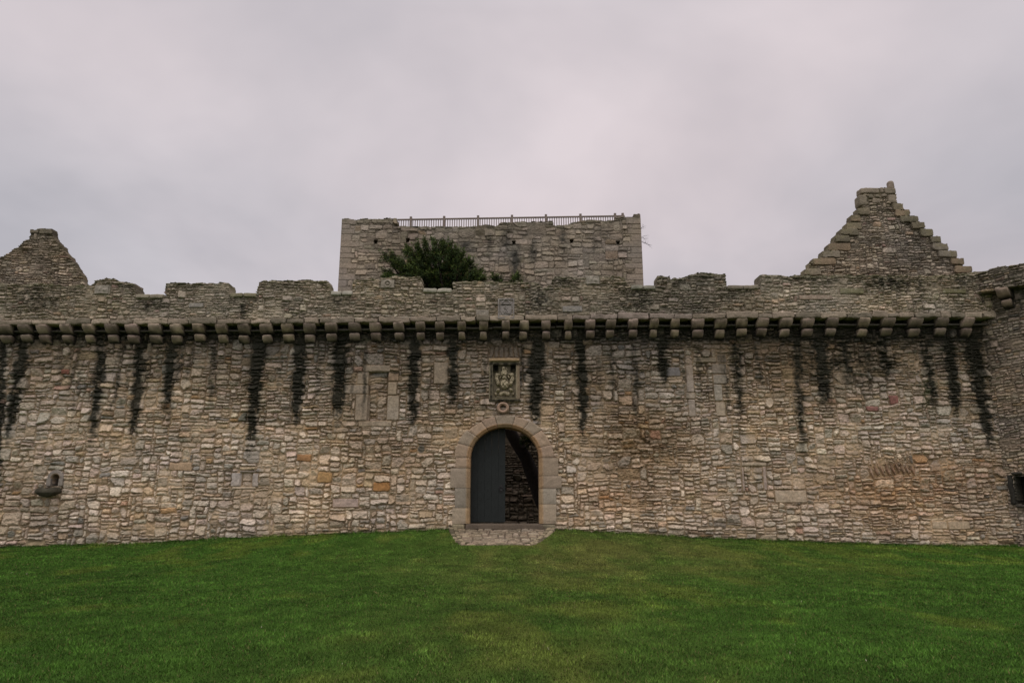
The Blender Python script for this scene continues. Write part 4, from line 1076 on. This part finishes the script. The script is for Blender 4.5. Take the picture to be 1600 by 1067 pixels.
limb_tips = [W3(606, 402, YY), W3(604, 425, YY), W3(640, 390, YY+.1), W3(660, 382, YY+.2), W3(682, 380, YY), W3(700, 392, YY+.5), W3(715, 398, YY), W3(728, 412, YY+.3), W3(745, 434, YY), W3(630, 415, YY+.6), W3(655, 420, YY+.9), W3(690, 420, YY+1.2), W3(785, 438, YY), W3(803, 436, YY+.3), W3(830, 690, YY-.6), W3(845, 660, YY-.3), W3(700, 500, YY-1.2), W3(740, 520, YY-.8), W3(640, 500, YY-.4), W3(800, 560, YY+.6), W3(860, 560, YY+1.2), W3(900, 600, YY+.8)]
mb = MB(); spr = []
for i, tip in enumerate(limb_tips):
    st = np.array(trunk_pts[7 if i < 12 else (6 if i < 14 else 4)])+ry.normal(0, .05, 3)
    if i >= 16: st = np.array(trunk_pts[6])
    ts = np.linspace(0, 1, 8); mid = (st+tip)/2+np.array([0, 0, -.35])+ry.normal(0, .12, 3)
    pts = np.array([(1-t)**2*st+2*t*(1-t)*mid+t*t*tip for t in ts]); mb.add(*tube(pts, np.linspace(.09, .018, 8), 7), (.04, .03, .025))
    spr.append(pts)
mb.build('limbs', M_BARK, yt)
# needle sprays: many small upswept shoots
centres = []
def fillell(n, cx, cy, rx, ry_, y, rz):
    for _ in range(n):
        while True:
            a, b, c = ry.uniform(-1, 1, 3)
            if a*a+b*b+c*c < 1: break
        w = W3(cx+a*rx, cy+b*ry_, y); centres.append((w[0], y+c*rz, w[2]))
fillell(250, 688, 443, 36, 18, YY+.5, .9)
fillell(30, 660, 415, 14, 12, YY+.4, .5)
fillell(60, 712, 430, 16, 14, YY+.5, .7)
fillell(420, 720, 520, 90, 55, YY, 1.9)
fillell(300, 840, 560, 90, 50, YY+.6, 1.6)
fillell(80, 837, 676, 20, 18, YY-.5, .4)
cdir = [None]*len(centres)
# long feathery boughs sweeping up and to the left, the habit of this tree
boughs = [(646, 440, 600, 397), (650, 445, 603, 425), (640, 432, 612, 398), (652, 432, 634, 388), (660, 430, 641, 391), (668, 425, 652, 384), (676, 420, 664, 379), (684, 418, 677, 377), (690, 418, 690, 380), (696, 420, 702, 385), (702, 420, 704, 384), (706, 425, 713, 392), (712, 430, 722, 398), (716, 435, 731, 408), (720, 440, 736, 420), (722, 446, 750, 428), (730, 447, 752, 436), (726, 446, 742, 430), (660, 440, 622, 408), (664, 432, 645, 398), (700, 430, 716, 402), (680, 430, 682, 392), (636, 440, 604, 434), (662, 446, 618, 432), (664, 436, 630, 416), (782, 452, 775, 436), (800, 452, 806, 438)]
for (a0, b0, a1, b1) in boughs:
    yb_ = YY+ry.uniform(-.5, .7); A = W3(a0, b0, yb_); B = W3(a1, b1, yb_); dv = (B-A)/np.linalg.norm(B-A)
    for k in range(26):
        t = (k+ry.rand())/26; w_ = .12*(1-t*.75)
        c_ = A+(B-A)*t*.93+ry.normal(0, 1, 3)*np.array([w_, w_*1.3, w_]); centres.append(tuple(c_)); cdir.append(dv)
n0 = len(centres)
for pts in spr:
    for t in (.6, .8):
        p = pts[int(t*7)]
        for _ in range(3): centres.append(tuple(p+ry.normal(0, .08, 3))); cdir.append(None)
centres = np.array(centres)
# each centre carries a shoot with leaflets
dirs = np.stack([ry.normal(-.25, .45, len(centres)), ry.normal(-.1, .45, len(centres)), ry.uniform(.25, 1.0, len(centres))], 1)
for i_, dv in enumerate(cdir):
    if dv is not None: dirs[i_] = dv+ry.normal(0, .28, 3)
dirs /= np.linalg.norm(dirs, axis=1, keepdims=True)
nl = 50; n = len(centres)
ln = ry.uniform(.2, .42, n)
t = ry.rand(n, nl); p = centres[:, None]+dirs[:, None]*(t*ln[:, None])[..., None]+ry.normal(0, .035, (n, nl, 3))
ld = dirs[:, None]*.8+ry.normal(0, .55, (n, nl, 3)); ld /= np.linalg.norm(ld, axis=2, keepdims=True)
sd = np.cross(ld, ry.normal(0, 1, (n, nl, 3))); sd /= np.linalg.norm(sd, axis=2, keepdims=True)
ll = ry.uniform(.05, .10, (n, nl, 1)); lw = .013
a = p-sd*lw; b = p+sd*lw; c = p+ld*ll+sd*lw*.4; d_ = p+ld*ll-sd*lw*.4
V = np.stack([a, b, c, d_], 2).reshape(-1, 3)
tone = ry.uniform(.55, 1.25, (n, 1))*np.ones((1, nl))*ry.uniform(.7, 1.4, (n, nl))
tipk = t**2
cc = np.stack([.022+.050*tipk, .040+.062*tipk, .012+.008*tipk], -1)*tone[..., None]
brn = ry.rand(n, nl) < .04; cc[brn] = (.09, .06, .025)
cc = np.repeat(cc.reshape(-1, 3), 4, 0)
put(yt, 'crown', V, [np.arange(len(V)).reshape(-1, 4)], cc, M_YEW)

# bare twigs of a shrub rooted on the tower's right edge
tq = np.random.RandomState(5)
bs = empty('bare_shrub', (tb+.1, YT+1.0, P(1003, 362, YT)[1]), 'leafless wispy shrub rooted beside the tower top on its right', 'shrub')
mb = MB()
def twig(p, d_, l, r, dep):
    pts = [p]; q_ = p.copy(); dd = d_.copy()
    for k in range(4):
        dd = dd+tq.normal(0, .18, 3); dd /= np.linalg.norm(dd); q_ = q_+dd*l/4; pts.append(q_.copy())
    mb.add(*tube(pts, np.linspace(r, r*.5, 5), 5), (.06, .05, .045))
    if dep > 0:
        for k in (1, 2, 3, 4):
            nd = dd+tq.normal(0, .6, 3); nd /= np.linalg.norm(nd); twig(pts[k], nd, l*.55, r*.55, dep-1)
root = np.array([tb-.15, YT+1.2, P(1003, 362, YT)[1]])
for dd in ((.8, 0, .55), (.75, .1, .2), (.8, -.1, -.2)): twig(root, np.array(dd)/np.linalg.norm(dd), .75, .014, 2)
mb.build('twigs', M_BARK, bs)
